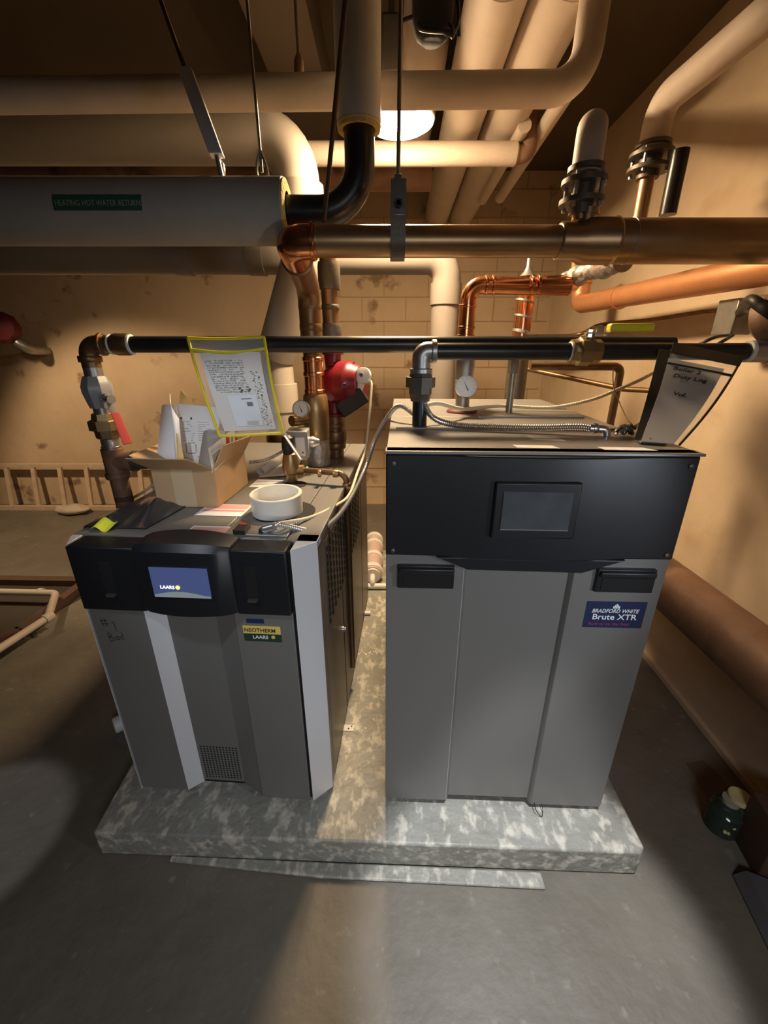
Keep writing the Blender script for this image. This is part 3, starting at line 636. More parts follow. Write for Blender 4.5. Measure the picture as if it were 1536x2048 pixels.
b = MB(); b.cyl((lx,YB,zq(950)),(lx,YB,zq(897)),.035); ring(b,(lx,YB,zq(950)),Z,.040,.02); b.cyl((lx,YB,zq(922)),(lx+.075,YB,zq(922)),.034); b.cyl((lx,YB,zq(1000)),(lx,YB,zq(950)),.030); b.cyl((lx,YB,.0),(lx,YB,zq(990)),.030); obj('tee_fitting', b, 'rust', BP)
b = MB(); zt2 = zq(922); b.pipe([(lx+.06,YB,zt2),(lx+.135,YB,zt2),(lx+.135,YB+.24,zt2),(lx+.30,YB+.24,zt2),(lx+.30,YB+.24,1.083)], .028, R=.04); ring(b,(lx+.072,YB,zt2),X,.036,.01); obj('branch_pipe', b, 'iron', BP)
# -- front black gas pipe to the right boiler
YG = 1.30; zG = at(1000,703,YG).z; gx = at(842,740,YG).x
GP = thing('black_gas_pipe', 'black pipe rising from the right boiler top and turning right through a yellow-handled valve', 'pipe', (gx,YG,1.341))
b = MB(); b.cyl((at(866,700,YG).x,YG,zG),(at(1140,700,YG).x,YG,zG),.0235,n=26); b.cyl((at(1180,700,YG).x,YG,zG),(at(1493,700,YG).x,YG,zG),.0235,n=26); obj('black_tube', b, 'black', GP)
b = MB(); b.pipe([(at(870,700,YG).x,YG,zG),(gx,YG,zG),(gx,YG,at(836,748,YG).z)], .027, R=.045, n=26); ring(b,(at(868,700,YG).x,YG,zG),X,.033,.015); ring(b,(gx,YG,at(836,742,YG).z),Z,.033,.015); obj('elbow', b, 'galv', GP)
b = MB(); zu = at(838,775,YG).z; b.lathe([(-.04,.028),(-.02,.032),(-.018,.034),(.0,.034),(.001,.044),(.03,.044),(.031,.034),(.055,.028)], (gx,YG,zu), Z, 8); obj('union', b, 'iron', GP)
b = MB(); b.cyl((gx,YG,1.341),(gx,YG,zu-.03),.0225); obj('black_nipple', b, 'black', GP)
b = MB(); ring(b,(gx,YG,at(838,797,YG).z),Z,.026,.01); ring(b,(at(1142,700,YG).x,YG,zG),X,.027,.012); ring(b,(at(1497,700,YG).x,YG,zG),X,.030,.014); obj('thread_sealant', b, 'teflon', GP)
vx_ = at(1170,702,YG).x
b = MB(); b.lathe([(-.045,.026),(-.043,.033),(-.025,.035),(-.02,.040),(.015,.040),(.02,.033),(.040,.033),(.045,.025)], (vx_,YG,zG), X, 8); b.cyl((vx_+.005,YG,zG),(vx_+.005,YG-.01,zG+.055),.011); vv = obj('valve_body', b, 'brass', GP)
b = MB(); hz = zG+.05; h0 = V((vx_+.0,YG-.012,hz)); b.box((h0.x-.012,h0.y-.01,hz-.003),(h0.x+.05,h0.y+.01,hz+.001)); b.hexa([V((h0.x+.05,h0.y-.01,hz-.003)),V((h0.x+.05,h0.y+.01,hz-.003)),V((h0.x+.05,h0.y+.01,hz+.001)),V((h0.x+.05,h0.y-.01,hz+.001)),V((h0.x+.07,h0.y-.01,hz+.007)),V((h0.x+.07,h0.y+.01,hz+.007)),V((h0.x+.07,h0.y+.01,hz+.012)),V((h0.x+.07,h0.y-.01,hz+.012))]); b.cyl(h0-Z*.012, h0+Z*.008, .010, n=6); obj('handle_stem', b, 'steel', vv)
b = MB(); b.box((h0.x+.05,h0.y-.016,hz+.002),(h0.x+.175,h0.y+.016,hz+.024)); hg = obj('handle_grip', b, 'yellow', vv, bevel=.006)
b = MB(); b.cyl((at(1500,700,YG).x,YG,zG),(at(1545,700,YG).x,YG,zG),.030); b.cyl((at(1536,700,YG).x,YG,zG),(at(1600,700,YG).x,YG,zG),.036,n=8); obj('end_union', b, 'galv', GP)

# gauges
def gauge(nm, c, ax, r, lab):
    c = V(c); ax = V(ax).normalized(); G = thing(nm, lab, 'gauge', c)
    b = MB(); b.lathe([(-.02,r*.75),(-.018,r*.97),(.0,r),(.006,r),(.006,r*.88),(.002,r*.87)], c, ax, 30); b.cyl(c-ax*.05, c-ax*.015, r*.3); obj('gauge_case', b, 'steel', G)
    b = MB(); b.lathe([(.003,r*.9),(.0045,r*.9)], c, ax, 30); fc = obj('gauge_face', b, 'dial', G)
    up = Z-ax*Z.dot(ax); up.normalize(); rt = up.cross(ax)
    b = MB(); q = c+ax*.0055; dd = (up*.8-rt*.4).normalized(); pp = dd.cross(ax)
    b.add([q-dd*r*.45-pp*r*.05, q-dd*r*.45+pp*r*.05, q+dd*r*.62], [(0,1,2)])
    for k in range(11):
        a = math.radians(-135+27*k); e = up*math.cos(a)+rt*math.sin(a); f_ = e.cross(ax); b.add([q+e*r*.72-f_*r*.015,q+e*r*.72+f_*r*.015,q+e*r*.82+f_*r*.015,q+e*r*.82-f_*r*.015],[(0,1,2,3)])
    obj('needle', b, 'ink', fc, smooth_=False); return G
gauge('temperature_gauge', at(602,818,1.68), (-.15,-1,.30), .034, 'round white-faced gauge on the brass tee above the grey control box')
gauge('temperature_gauge', at(932,773,1.50), (-.05,-1,.25), .036, 'round white-faced gauge standing above the right boiler top')

# -- aquastat control box on left boiler
ac = at(598,885,1.68)
AQ = thing('control_box', 'grey enamel control box with dial scale beside the copper drop on the left boiler', 'control box', ac)
ca, sa = math.cos(.05), math.sin(.05)
fra = lambda x,y,z: ac+V((x*ca-y*sa, x*sa+y*ca, z))
b = MB(); b.box((-.042,-.05,-.055),(.042,.05,.055), fra); hs = obj('housing', b, 'boxgrey', AQ, bevel=.006)
b = MB(); b.box((-.005,-.0515,-.045),(.030,-.0495,.030), fra); obj('dial_plate', b, 'dial', hs)
b = MB(); b.box((-.034,-.052,-.005),(-.010,-.0495,.035), fra); obj('scale_window', b, 'bindblack', hs)
b = MB(); b.box((-.028,-.0528,.0),(-.016,-.0515,.03), fra); obj('scale_print', b, 'white', hs)
b = MB(); b.tube([fra(.02,-.054,-.03), fra(.022,-.056,-.028)], .003, 8); obj('scale_screw', b, 'ink', hs)
b = MB(); b.lathe([(0,.022),(.015,.024),(.03,.016),(.04,.012)], fra(.042,.01,0), fra(1,0,0)-fra(0,0,0), 16); obj('well_nut', b, 'steel', AQ)
# relief valve with discharge pipe
rv = at(584,955,1.55); rz = at(590,940,1.55).z
RV = thing('relief_valve', 'brass relief valve with black lever standing in the hole of the left boiler top', 'valve', (rv.x,1.55,1.081))
b = MB(); b.lathe([(0,.020),(.03,.022),(.035,.030),(.06,.034),(.09,.030),(.11,.026),(.115,.016)], (rv.x,1.55,1.081), Z, 16); b.cyl((rv.x,1.55,rz),(rv.x+.05,1.55,rz),.020); obj('valve_body', b, 'brass', RV)
b = MB(); b.lathe([(0,.02),(.02,.024),(.06,.022),(.07,.010)], (rv.x-.005,1.55,1.192), Z, 14); obj('spring_cap', b, 'bindblack', RV)
b = MB(); b.cyl((rv.x+.045,1.525,1.175),(rv.x-.008,1.525,1.265),.006,n=8); b.cyl((rv.x-.01,1.55,1.262),(rv.x-.008,1.525,1.265),.007,n=8); obj('test_lever', b, 'steel', RV)
dx_ = at(693,955,1.50).x
DPp = thing('discharge_pipe', 'thin brown copper pipe crossing the left boiler top and running down its right side', 'pipe', (dx_,1.50,.13))
b = MB(); b.pipe([(rv.x+.04,1.55,rz),(dx_-.0,1.50,rz),(dx_+.0,1.50,.22)], .0115, R=.035, n=16); obj('discharge_tube', b, 'bronze', DPp)
b = MB(); q = V((dx_,1.50,rz)); ring(b,q-X*.04,X,.015,.02,16); ring(b,q-Z*.045,Z,.016,.018,16); ring(b,q-X*.10,X,.014,.012,16); obj('solder_socket', b, 'brass', DPp)
b = MB(); ring(b,(rv.x+.062,1.548,rz),X,.014,.008,16); obj('flux_stain', b, 'verd', DPp)

# white PVC cap ring standing in the opening
b = MB(); c_ = L(.485,.262,.9722)
b.lathe([(.0,.070),(.0,.078),(.062,.080),(.064,.078),(.064,.070),(.006,.069),(.006,.0)], c_, (0.0,-.04,1), 40, caps=False)
tag(obj('pipe_ring', b, 'pvcw'), 'short white plastic pipe ring sitting in the round opening of the left boiler top', 'pipe ring')

# ================= CARDBOARD BOX ON LEFT BOILER
bx, by, bz = .078, .285, .971
BXR = thing('cardboard_box', 'open brown cardboard box of papers standing on the left boiler', 'box', L(.18,.41,bz), -.066)
def bw(nm, q, m='card', par=BXR, **k):
    b = MB(); b.hexa([L(*p) for p in q]); return obj(nm, b, m, par, **k)
T = .004; w_, d_b, h_b = .205, .26, .128
def wallq(x0,y0,x1,y1,z0,z1): return [(x0,y0,z0),(x1,y0,z0),(x1,y1,z0),(x0,y1,z0),(x0,y0,z1),(x1,y0,z1),(x1,y1,z1),(x0,y1,z1)]
bw('side_wall', wallq(bx,by,bx+w_,by+T,bz,bz+h_b), bevel=.002)
bw('side_wall', wallq(bx,by+d_b-T,bx+w_,by+d_b,bz,bz+h_b), bevel=.002)
bw('side_wall', wallq(bx,by+T,bx+T,by+d_b-T,bz,bz+h_b), bevel=.002)
bw('side_wall', wallq(bx+w_-T,by+T,bx+w_,by+d_b-T,bz,bz+h_b), bevel=.002)
bw('box_bottom', wallq(bx+T,by+T,bx+w_-T,by+d_b-T,bz,bz+T))
bw('packing_tape', wallq(bx+.065,by-.0008,bx+.135,by,bz+.001,bz+h_b-.001), 'tape')
zz = bz+h_b
def flap(a, b_, c, d, th=.003):
    bb = MB(); bb.sheet(lambda u,v: (V(L(*a))*(1-u)+V(L(*b_))*u)*(1-v)+(V(L(*d))*(1-u)+V(L(*c))*u)*v, 2, 2, th); return obj('top_flap', bb, 'card', BXR)
flap((bx,by,zz),(bx+w_,by,zz),(bx+w_-.05,by-.055,zz+.045),(bx-.035,by-.055,zz+.045))
flap((bx,by+d_b,zz),(bx,by,zz),(bx-.09,by+.04,zz+.03),(bx-.09,by+d_b-.02,zz+.03))
flap((bx+w_,by+d_b,zz),(bx,by+d_b,zz),(bx+.01,by+d_b+.03,zz+.09),(bx+w_-.01,by+d_b+.03,zz+.09))
f4 = flap((bx+w_,by,zz),(bx+w_,by+d_b,zz),(bx+w_+.05,by+d_b-.04,zz+.065),(bx+w_+.02,by+.05,zz+.065))
# contents
def sheetobj(nm, quad, m, lab, cat, bend=.01, n=8, group='papers stuffed in the box', Yd=None):
    A,B_,C_,D_ = [V(L(*q)) for q in quad]; nrm = (B_-A).cross(D_-A).normalized()
    fn = lambda u,v: (A*(1-u)+B_*u)*(1-v)+(D_*(1-u)+C_*u)*v + nrm*bend*math.sin(PI*u)*(.4+v)
    b = MB(); b.sheet(fn, n, n, .0009); o = obj(nm, b, m); tag(o, lab, cat, group); return o, fn, nrm
LI = LW.inverted()
def lq(*p): return [tuple(LI @ q) for q in p]
o1, fn1, n1 = sheetobj('paper_sheet', lq(at(312,935,1.38),at(352,935,1.37),at(350,812,1.45),at(324,812,1.49)), 'paper', 'plain white sheet leaning at the left inside the cardboard box', 'paper', .010)
o2, fn2, n2 = sheetobj('instruction_sheet', lq(at(362,945,1.40),at(432,935,1.37),at(440,816,1.46),at(352,808,1.46)), 'paper', 'white printed instruction sheet with drawing in the middle of the cardboard box', 'paper', .016)
def printon(par, fn, nrm, items, m='ink', s=1):
    b = MB()
    for u0,v0,u1,v1 in items:
        b.add([fn(u0,v0)+nrm*s*.0012, fn(u1,v0)+nrm*s*.0012, fn(u1,v1)+nrm*s*.0012, fn(u0,v1)+nrm*s*.0012], [(0,1,2,3)])
    return obj('printing', b, m, par, smooth_=False)
s2 = -1 if n2.y > 0 else 1
printon(o2, fn2, n2, [(.12,.78,.45,.81)], 'ink', s2)
rnd = random.Random(3)
its = []
for i in range(9):
    v = .74-i*.035; its.append((.16,v,.16+rnd.uniform(.2,.34),v+.008)); its.append((.58,v,.58+rnd.uniform(.15,.3),v+.007))
its += [(.22,.28,.26,.42),(.26,.26,.50,.275),(.50,.28,.52,.40),(.28,.42,.50,.43),(.20,.20,.60,.21)]
printon(o2, fn2, n2, its, 'inkg', s2)
sheetobj('manila_envelope', lq(at(340,935,1.47),at(400,935,1.47),at(385,806,1.52),at(362,778,1.53)), 'manila', 'yellow manila envelope sticking up behind the white papers in the box', 'envelope', .004)
sheetobj('paper_sheet', lq(at(352,930,1.35),at(366,930,1.34),at(358,838,1.41),at(340,785,1.43)), 'paper', 'narrow curled white sheet standing upright at the middle of the box', 'paper', .010)
sheetobj('manila_envelope', lq(at(355,935,1.325),at(372,935,1.325),at(357,868,1.35),at(353,865,1.355)), 'manila', 'thin yellow slip between the two white sheets at the front of the box', 'envelope', .004)
# plastic bag liner and printed carton
sheetobj('plastic_bag', [(bx+.12,by+.02,bz+.05),(bx+.200,by+.01,bz+.08),(bx+.215,by+.10,bz+.23),(bx+.14,by+.10,bz+.22)], 'insul_gray', 'grey-white plastic bag bulging at the right inside the box', 'bag', .02)
o5, fn5, n5 = sheetobj('printed_leaflet', [(bx+.203,by-.004,bz+.118),(bx+.218,by+.15,bz+.155),(bx+.228,by+.15,bz+.235),(bx+.200,by+.0,bz+.195)], 'paper2', 'leaflet with red and black print hanging over the right edge of the box', 'leaflet', .002)
s5 = 1 if n5.x > 0 or n5.y < 0 else -1
for s_ in (1,-1):
    printon(o5, fn5, n5, [(.60,.15,.74,.9)], 'inkr', s_); printon(o5, fn5, n5, [(.08,.30,.36,.66),(.06,.74,.40,.77),(.06,.82,.40,.84),(.06,.16,.40,.17),(.45,.05,.46,.95),(.82,.2,.9,.7)], 'inkg', s_)

# rolled sheet on the boiler behind the box
ra, rb = atz(522,945,1.095), atz(585,905,1.095)
b = MB(); pr = []
for i in range(30):
    a = i/29*4.4*PI; r = .012+.006*i/29; pr.append((r*math.cos(a), r*math.sin(a)))
axd = (rb-ra).normalized(); upv = Z; sdv = axd.cross(upv).normalized()
b.sheet(lambda u,v: ra.lerp(rb,u)+sdv*pr[min(int(v*29+.5),29)][0]+upv*(pr[min(int(v*29+.5),29)][1]+.006), 2, 29, .0008)
tag(obj('rolled_paper', b, 'paper2'), 'rolled sheet of paper lying on the left boiler behind the box', 'paper roll')
q = [L(.295,.62,.974), L(.42,.66,.974), L(.40,.93,.977), L(.27,.86,.976)]
b = flatquad(*q); tag(obj('loose_paper', b, 'paper2'), 'flat sheet of paper lying on the left boiler under the conduit', 'paper')
o = corr([at(498,925,1.62), at(530,920,1.64), at(560,906,1.66), at(577,893,1.66)], .006, .006); tag(obj('flexible_conduit', o, 'mc'), 'short ribbed conduit from behind the box to the grey control box', 'conduit')
# black plastic bag + yellow flagging on left front of the top
bp0 = [L(.0,.12,.9735)]
b = MB()
def bagf(u,v):
    x = -.05+.20*u+.03*v; y = .10+.26*v
    z = .974+.028*math.sin(PI*min(1,max(0,u)))*(.5+.5*math.sin(7*u+5*v))*math.sin(PI*(.1+.8*v))+.006*math.sin(23*u+11*v)*math.sin(PI*u)*math.sin(PI*v)
    if x < -.035: z -= (-.035-x)*2.2
    return L(x,y,max(z,.9735) if x >= -.035 else z)
b.sheet(bagf, 22, 20, .0012); tag(obj('plastic_bag', b, 'bag'), 'crumpled black plastic bag lying at the left corner of the left boiler top', 'bag')
b = MB(); b.sheet(lambda u,v: L(.0+.055*u+.01*v,.085+.035*v-.01*u,.976+.016*v+.007*math.sin(6*u)), 8, 4, .001); tag(obj('yellow_tag', b, 'neon'), 'fluorescent yellow scrap on the black bag at the boiler corner', 'tag')
b = MB(); b.tube(smooth([at(310,967,1.5),at(285,985,1.5),at(262,1000,1.55),at(240,1030,1.6)],8), .005, 8); tag(obj('white_cable', b, 'cream'), 'white cable curving down behind the box at the left boiler edge', 'cable')

# ================= YELLOW POUCH
YPo = 1.385
def pouch_pt(u,v):   # u across, v down
    tl, tr, br, bl = at(376,676,YPo), at(528,674,YPo), at(566,866,YPo-.08), at(440,872,YPo-.08)
    p = (tl*(1-u)+tr*u)*(1-v)+(bl*(1-u)+br*u)*v
    return p+V((0,-.012*math.sin(PI*v)-.004*math.sin(PI*u),0))
PO = thing('document_pouch', 'yellow-edged clear document pouch hanging on the black pipe above the cardboard box', 'pouch', pouch_pt(.5,1))
b = MB(); b.sheet(pouch_pt, 8, 10, .0012); obj('clear_sleeve', b, 'clear', PO)
b = MB(); bw_ = .0045
def edge(pts_uv): 
    b.tube([pouch_pt(u,v)+V((0,-.002,0)) for u,v in pts_uv], bw_, 8)
edge([(0,i/10) for i in range(11)]); edge([(1,i/10) for i in range(11)]); edge([(i/8,1) for i in range(9)]); edge([(i/8,-.0+.012*math.sin(PI*i/8)) for i in range(9)]); edge([(i/8,.115+.035*math.sin(PI*i/8)) for i in range(9)])
obj('yellow_binding', b, 'yellow', PO)
b = MB(); ppf = lambda u,v: pouch_pt(.11+.80*u,.15+.80*v)+V((0,-.004+.012*math.exp(-((u-.4)**2)*20)*(1-v)**6,0))
b.sheet(ppf, 10, 12, .0008); pg = obj('handwritten_sheet', b, 'paper2', PO)
b = MB(); rnd = random.Random(11)
def mark(b, u0,v0,u1,v1, pf=ppf, off=.0022):
    b.add([pf(u0,v0)-V((0,off,0)), pf(u1,v0)-V((0,off,0)), pf(u1,v1)-V((0,off,0)), pf(u0,v1)-V((0,off,0))], [(0,1,2,3)])
for i in range(15):
    v = .10+i*.028; u = .05+.01*i*.5
    while u < .68:
        ln = rnd.uniform(.01,.05)
        if rnd.random() < .9: mark(b,u,v+rnd.uniform(-.006,.002),u+ln,v+rnd.uniform(.006,.014))
        u += ln+rnd.uniform(.008,.02)
obj('handwriting', b, 'inkg', pg, smooth_=False)
b = MB()
for i in range(70):
    u = .78+rnd.uniform(0,.13)+.0006*i; v = .24+.0104*i; mark(b,u,v,u+rnd.uniform(.008,.035),v+rnd.uniform(.004,.012))
for u,v in ((.52,.44),(.55,.47),(.66,.43),(.69,.46),(.53,.49),(.67,.48)): mark(b,u,v,u+.04,v+.018)
obj('handwriting', b, 'ink', pg, smooth_=False)
b = MB(); b.sheet(lambda u,v: ppf(.28+.52*u,.54+.40*v)-V((0,.0026,0)), 5, 5, .0006); slip = obj('printed_slip', b, 'paper', pg)
b = MB()
for i in range(9): mark(b,.60+i*.012,.63,.606+i*.012,.685, off=.0042)
mark(b,.52,.585,.70,.592, off=.0042)
for i in range(5): mark(b,.50,.88+i*.011,.72,.882+i*.011, off=.0042)
obj('slip_printing', b, 'ink', slip if False else pg, smooth_=False)

# ================= BLACK-EDGED POUCH AT RIGHT
YQ = 1.27
ptl, ptr, pbr, pbl = at(1340,700,YQ), at(1478,728,YQ-.05), R_(.706,.055,ZT+.006), R_(.628,.085,ZT+.006)
def pq(u,v):
    p = (ptl*(1-u)+ptr*u)*(1-v)+(pbl*(1-u)+pbr*u)*v
    return p+V((-.012*math.sin(PI*v)*(u**2),-.02*math.sin(PI*v)*(.4+u),0))
PQ = thing('document_pouch', 'black-edged clear document pouch sagging from the pipe onto the right boiler', 'pouch', pbr)
b = MB(); b.sheet(pq, 8, 14, .0012); obj('clear_sleeve', b, 'clear', PQ)
b = MB(); b.tube([pq(1,i/14) for i in range(15)], .0030, 8); b.tube([pq(i/8,0)-V((0,.002,0)) for i in range(9)], .0035, 8); b.tube([pq(i/8,.16)-V((0,.002,0)) for i in range(9)], .0035, 8)
b.sheet(lambda u,v: pq(-.16+.17*u, v*.97+.01), 2, 12, .002)
b.sheet(lambda u,v: pq(u, -.10+.13*v-.0)+V((0,-.006,0)), 6, 3, .002)
obj('black_binding', b, 'bindblack', PQ)
b = MB(); pqs = lambda u,v: pq(.0+.83*u,.10+.89*v)-V((0,.003,0)); b.sheet(pqs, 8, 12, .0008); sq = obj('handwritten_sheet', b, 'dullsheet', PQ)
def wr_text(body, u, v, size, m='ink', u2=None, name='handwriting'):
    o_ = pqs(u,v)-V((0,.006,0)); xd = pqs(u+.3,v)-pqs(u,v); ud = pqs(u,v-.1)-pqs(u,v)
    text(name, body, size, m, sq, o_-V((0,.001,0)), xd, ud, shear=.2)
wr_text('Boiler 2', .10, .135, .021)
wr_text('Duty Log', .14, .225, .021)
wr_text('Vol.', .25, .44, .020, 'ink')

# ================= ITEMS ON RIGHT BOILER TOP
o = corr([R_(.10,.33,ZT+.075), R_(.13,.31,ZT+.03), R_(.19,.27,ZT+.015), R_(.30,.245,ZT+.014), R_(.42,.225,ZT+.016), R_(.52,.205,ZT+.022), R_(.555,.195,ZT+.020)], .0085, .006, 12, .13)
CO = thing('flexible_conduit', 'bright ribbed metal conduit lying across the right boiler top', 'conduit', R_(.35,.24,ZT)); obj('ribbed_hose', o, 'steel', CO)
b = MB(); b.pipe([R_(.55,.197,ZT+.02), R_(.592,.19,ZT+.018), R_(.595,.19,ZT+.002)], .011, R=.012, n=14); ring(b, R_(.563,.195,ZT+.02), X, .014, .012, 12); obj('elbow_connector', b, 'steel', CO)
o = corr([R_(.09,.36,ZT+.05), R_(.15,.40,ZT+.06), R_(.25,.50,ZT+.03), at(1000,812,1.62), at(1100,815,1.62), at(1180,800,1.60), at(1240,777,1.60), at(1290,755,1.60), at(1345,722,1.6)], .0062, .006)
tag(obj('armoured_cable', o, 'cream'), 'pale armoured cable looping across the right boiler and up behind its pouch', 'cable')
b = MB(); rnd = random.Random(5)
wc = R_(.645,.19,ZT+.018)
for i in range(9):
    a0 = rnd.uniform(0,6); rr = rnd.uniform(.010,.018)
    b.tube(smooth([wc+V((-.02+.04*j/9+.006*math.sin(j*2+a0), rr*math.cos(j*1.7+a0), rr*.8*math.sin(j*1.7+a0))) for j in range(10)],4), .0022, 6)
tag(obj('wire_bundle', b, 'galv'), 'tangled twist of bare wires near the right end of the right boiler top', 'wire')
b = MB(); b.cyl(wc+V((.02,0,.005)), at(1315,826,1.3), .006, n=10); tag(obj('white_cable', b, 'mcw'), 'short white cable from the wire tangle to the right-hand pouch', 'cable')
b = MB(); b.tube(smooth([at(1226,735,1.55), at(1228,775,1.52), at(1250,830,1.4), wc+V((.01,0,.015))],8), .0018, 6); tag(obj('thin_wire', b, 'bronze'), 'thin brown wire hanging down to the tangle on the right boiler', 'wire')
b = MB(); pc_ = R_(.665,.095,ZT+.001); fx_ = lambda x,y,z: pc_+V((x,y,z)); b.hexa([fx_(-.035,-.012,0),fx_(.035,-.008,0),fx_(.04,.014,0),fx_(-.03,.016,0),fx_(-.022,-.008,.014),fx_(.025,-.006,.012),fx_(.022,.008,.012),fx_(-.018,.010,.014)]); mk_ = tag(obj('black_plug', b, 'bindblack', bevel=.002), 'small black plug with orange mark beside the foot of the right-hand pouch', 'plug')
b = MB(); q_ = pc_+V((-.008,-.0085,.0105)); b.box(q_-V((.008,.002,.003)), q_+V((.008,.0005,.004))); obj('orange_mark', b, 'inkr', mk_)

# copper supply of the right boiler
YC = 1.75; cz = at(1000,570,YC).z; cx1 = at(936,600,YC).x; cx2 = at(1105,570,YC).x
CS = thing('copper_supply_pipe', 'bright copper pipe rising behind the right boiler and elbowing right under the header', 'pipe', (cx1,YC,1.341))
b = MB(); b.pipe([(cx2+.07,YC+.02,cz-.005),(cx1,YC,cz),(cx1,YC,at(930,735,YC).z)], .030, R=.050, n=26); obj('copper_tube', b, 'copper', CS)
for u in (972,986,1062,1075): b = MB(); ring(b,(at(u,570,YC).x,YC,cz),X,.034,.010); obj('press_ring', b, 'copper', CS)
for v in (612,655,672): b = MB(); ring(b,(cx1,YC,at(936,v,YC).z),Z,.034,.010); obj('press_ring', b, 'copper', CS)
sx_ = R_(.26,.59,ZT)
b = MB(); zs0 = 1.341; b.lathe([(0,.032),(.012,.034),(.02,.026),(.11,.026),(.115,.032),(.16,.036),(.21,.036),(.215,.028)], (at(925,800,1.60).x,1.60,zs0), Z, 22); obj('sensor_well', b, 'galv', CS)
b = MB(); b.cyl((at(925,800,1.60).x,1.60,zs0+.2),(cx1,YC,at(936,725,YC).z),.030); obj('link_fitting', b, 'brass', CS)
b = MB(); b.lathe([(0,.058),(.006,.055),(.016,.035),(.018,.030)], (at(925,800,1.60).x,1.60,zs0), Z, 22); obj('red_gasket', b, 'redd', CS)
# valve cluster at right of it
VC = thing('mixing_valve', 'silver-wrapped valve cluster below the large copper header at right', 'valve', at(1165,560,1.9))
vp = at(1120,575,1.88); vq = at(1250,520,1.55)
b = MB(); b.tube(resample(smooth([vp, at(1150,555,1.85), at(1200,535,1.72), vq],10),.01), .035, 20, rf=lambda i: .034+.005*math.sin(i*.33)+.003*math.sin(i*.9)+.002*math.sin(i*2.3)); obj('wrapped_body', b, 'tapewrap', VC)
b = MB(); b.cyl(at(1085,570,YC+.02), at(1150,565,1.86), .030); obj('copper_inlet', b, 'copper', VC)
b = MB(); b.cyl(at(1160,512,1.86), at(1152,560,1.86), .026); obj('pale_neck', b, 'brass', VC)
# orange copper return along right wall
ox0 = atx(1158,606,1.18); oy = ox0.y
OP = thing('orange_copper_pipe', 'orange copper pipe running along the right wall below the header', 'pipe', (1.2,2.2,1.75))
pe = atx(1536,548,1.22)
b = MB(); b.pipe([(ox0.x,oy,ox0.z+.20),(ox0.x,oy,ox0.z-.01),(pe.x,pe.y-.35,pe.z+.01)], .050, R=.07, n=28); obj('copper_tube', b, 'copper_or', OP)
b = MB(); ring(b,(ox0.x,oy,ox0.z+.11),Z,.056,.02); obj('solder_ring', b, 'copper_or', OP); b = MB(); p_ = V((ox0.x,oy,ox0.z-.01)).lerp(V((pe.x,pe.y-.35,pe.z)), .28); ring(b,p_,(pe-ox0),.055,.010); obj('solder_ring', b, 'copper_or', OP)
# tall taped copper at the corner
tx_ = at(1050,600,2.3)
TC = thing('taped_copper_pipe', 'vertical copper pipe with silver tape spiral behind the boilers near the corner', 'pipe', (tx_.x,2.3,1.3))
b = MB(); b.cyl((tx_.x,2.3,at(1050,672,2.3).z-.03),(tx_.x,2.3,at(1056,556,2.3).z),.043,n=24); obj('copper_tube', b, 'copper', TC)
for v,h in ((603,.012),(634,.012),(664,.018)): b = MB(); ring(b,(tx_.x,2.3,at(1050,v,2.3).z),(.25,0,1),.046,h); obj('tape_band', b, 'galv', TC)
b = MB(); b.cyl((tx_.x,2.3,.0),(tx_.x,2.3,at(1050,690,2.3).z),.052,n=24); obj('dark_lower_pipe', b, 'iron', TC)
b = MB(); b.lathe([(0,.04),(.02,.022),(.04,.012),(.13,.010)], (tx_.x,2.3,at(1056,553,2.3).z), Z, 16); obj('top_spindle', b, 'galv', TC)
# thin stub + thin brown copper line
b = MB(); q = R_(.437,.637,ZT); b.cyl(q, q+Z*.16, .0125); b.cyl(q+Z*.14, q+Z*.20, .020, n=8); tag(obj('vent_stub', b, 'galv'), 'thin grey pipe stub rising from the rear of the right boiler top', 'pipe')
b = MB(); yy = 1.75; z_ = at(1150,733,yy).z; b.pipe([(at(1060,733,yy).x,yy,z_),(at(1243,733,yy).x,yy,z_),(at(1243,733,yy).x,yy,.6)], .0155, R=.03, n=16); tag(obj('thin_copper_pipe', b, 'bronze'), 'thin dark copper pipe running right behind the boiler and turning down', 'pipe')
b = MB(); b.pipe([at(1055,738,2.6), at(1245,778,2.2), at(1450,790,1.9)+V((0,0,0))], .013, n=14); tag(obj('wall_conduit', b, 'bronze'), 'thin brown conduit sloping along the right wall behind the pouch', 'conduit')
# conduit + boxes along right wall
b = MB(); b.tube(smooth([at(1060,672,3.4), at(1150,670,2.9), atx(1200,650,1.36), atx(1300,640,1.36), atx(1400,625,1.36), atx(1455,620,1.34)],10), .011, 12); tag(obj('wall_conduit', b, 'bronze'), 'dark conduit running along the right wall into the grey junction box', 'conduit')
def wbox(nm, c, s, lab, m='galv'):
    b = MB(); b.box(c-V(s)/2, c+V(s)/2); return tag(obj(nm, b, m, bevel=.004), lab, 'junction box')
wbox('junction_box', atx(1195,668,1.34), (.05,.06,.10), 'small grey box clipped over the wall conduit above the valve handle')
jbx = atx(1468,635,1.28); wbox('junction_box', jbx, (.07,.10,.12), 'grey electrical junction box on the right wall above the pouch')
b = MB(); b.tube(smooth([atx(1480,625,1.26), at(1500,600,1.35), at(1525,615,1.28), at(1560,640,1.25)],8), .015, 12); b.tube(smooth([jbx-Z*.06, at(1430,675,1.38), at(1395,690,1.37)],8), .005, 8); b.tube(smooth([jbx-Z*.06+V((0,-.02,0)), at(1450,680,1.34), at(1420,697,1.36)],8), .005, 8); tag(obj('black_cable', b, 'bindblack'), 'black cables looping from the grey junction box to the gas pipe', 'cable')
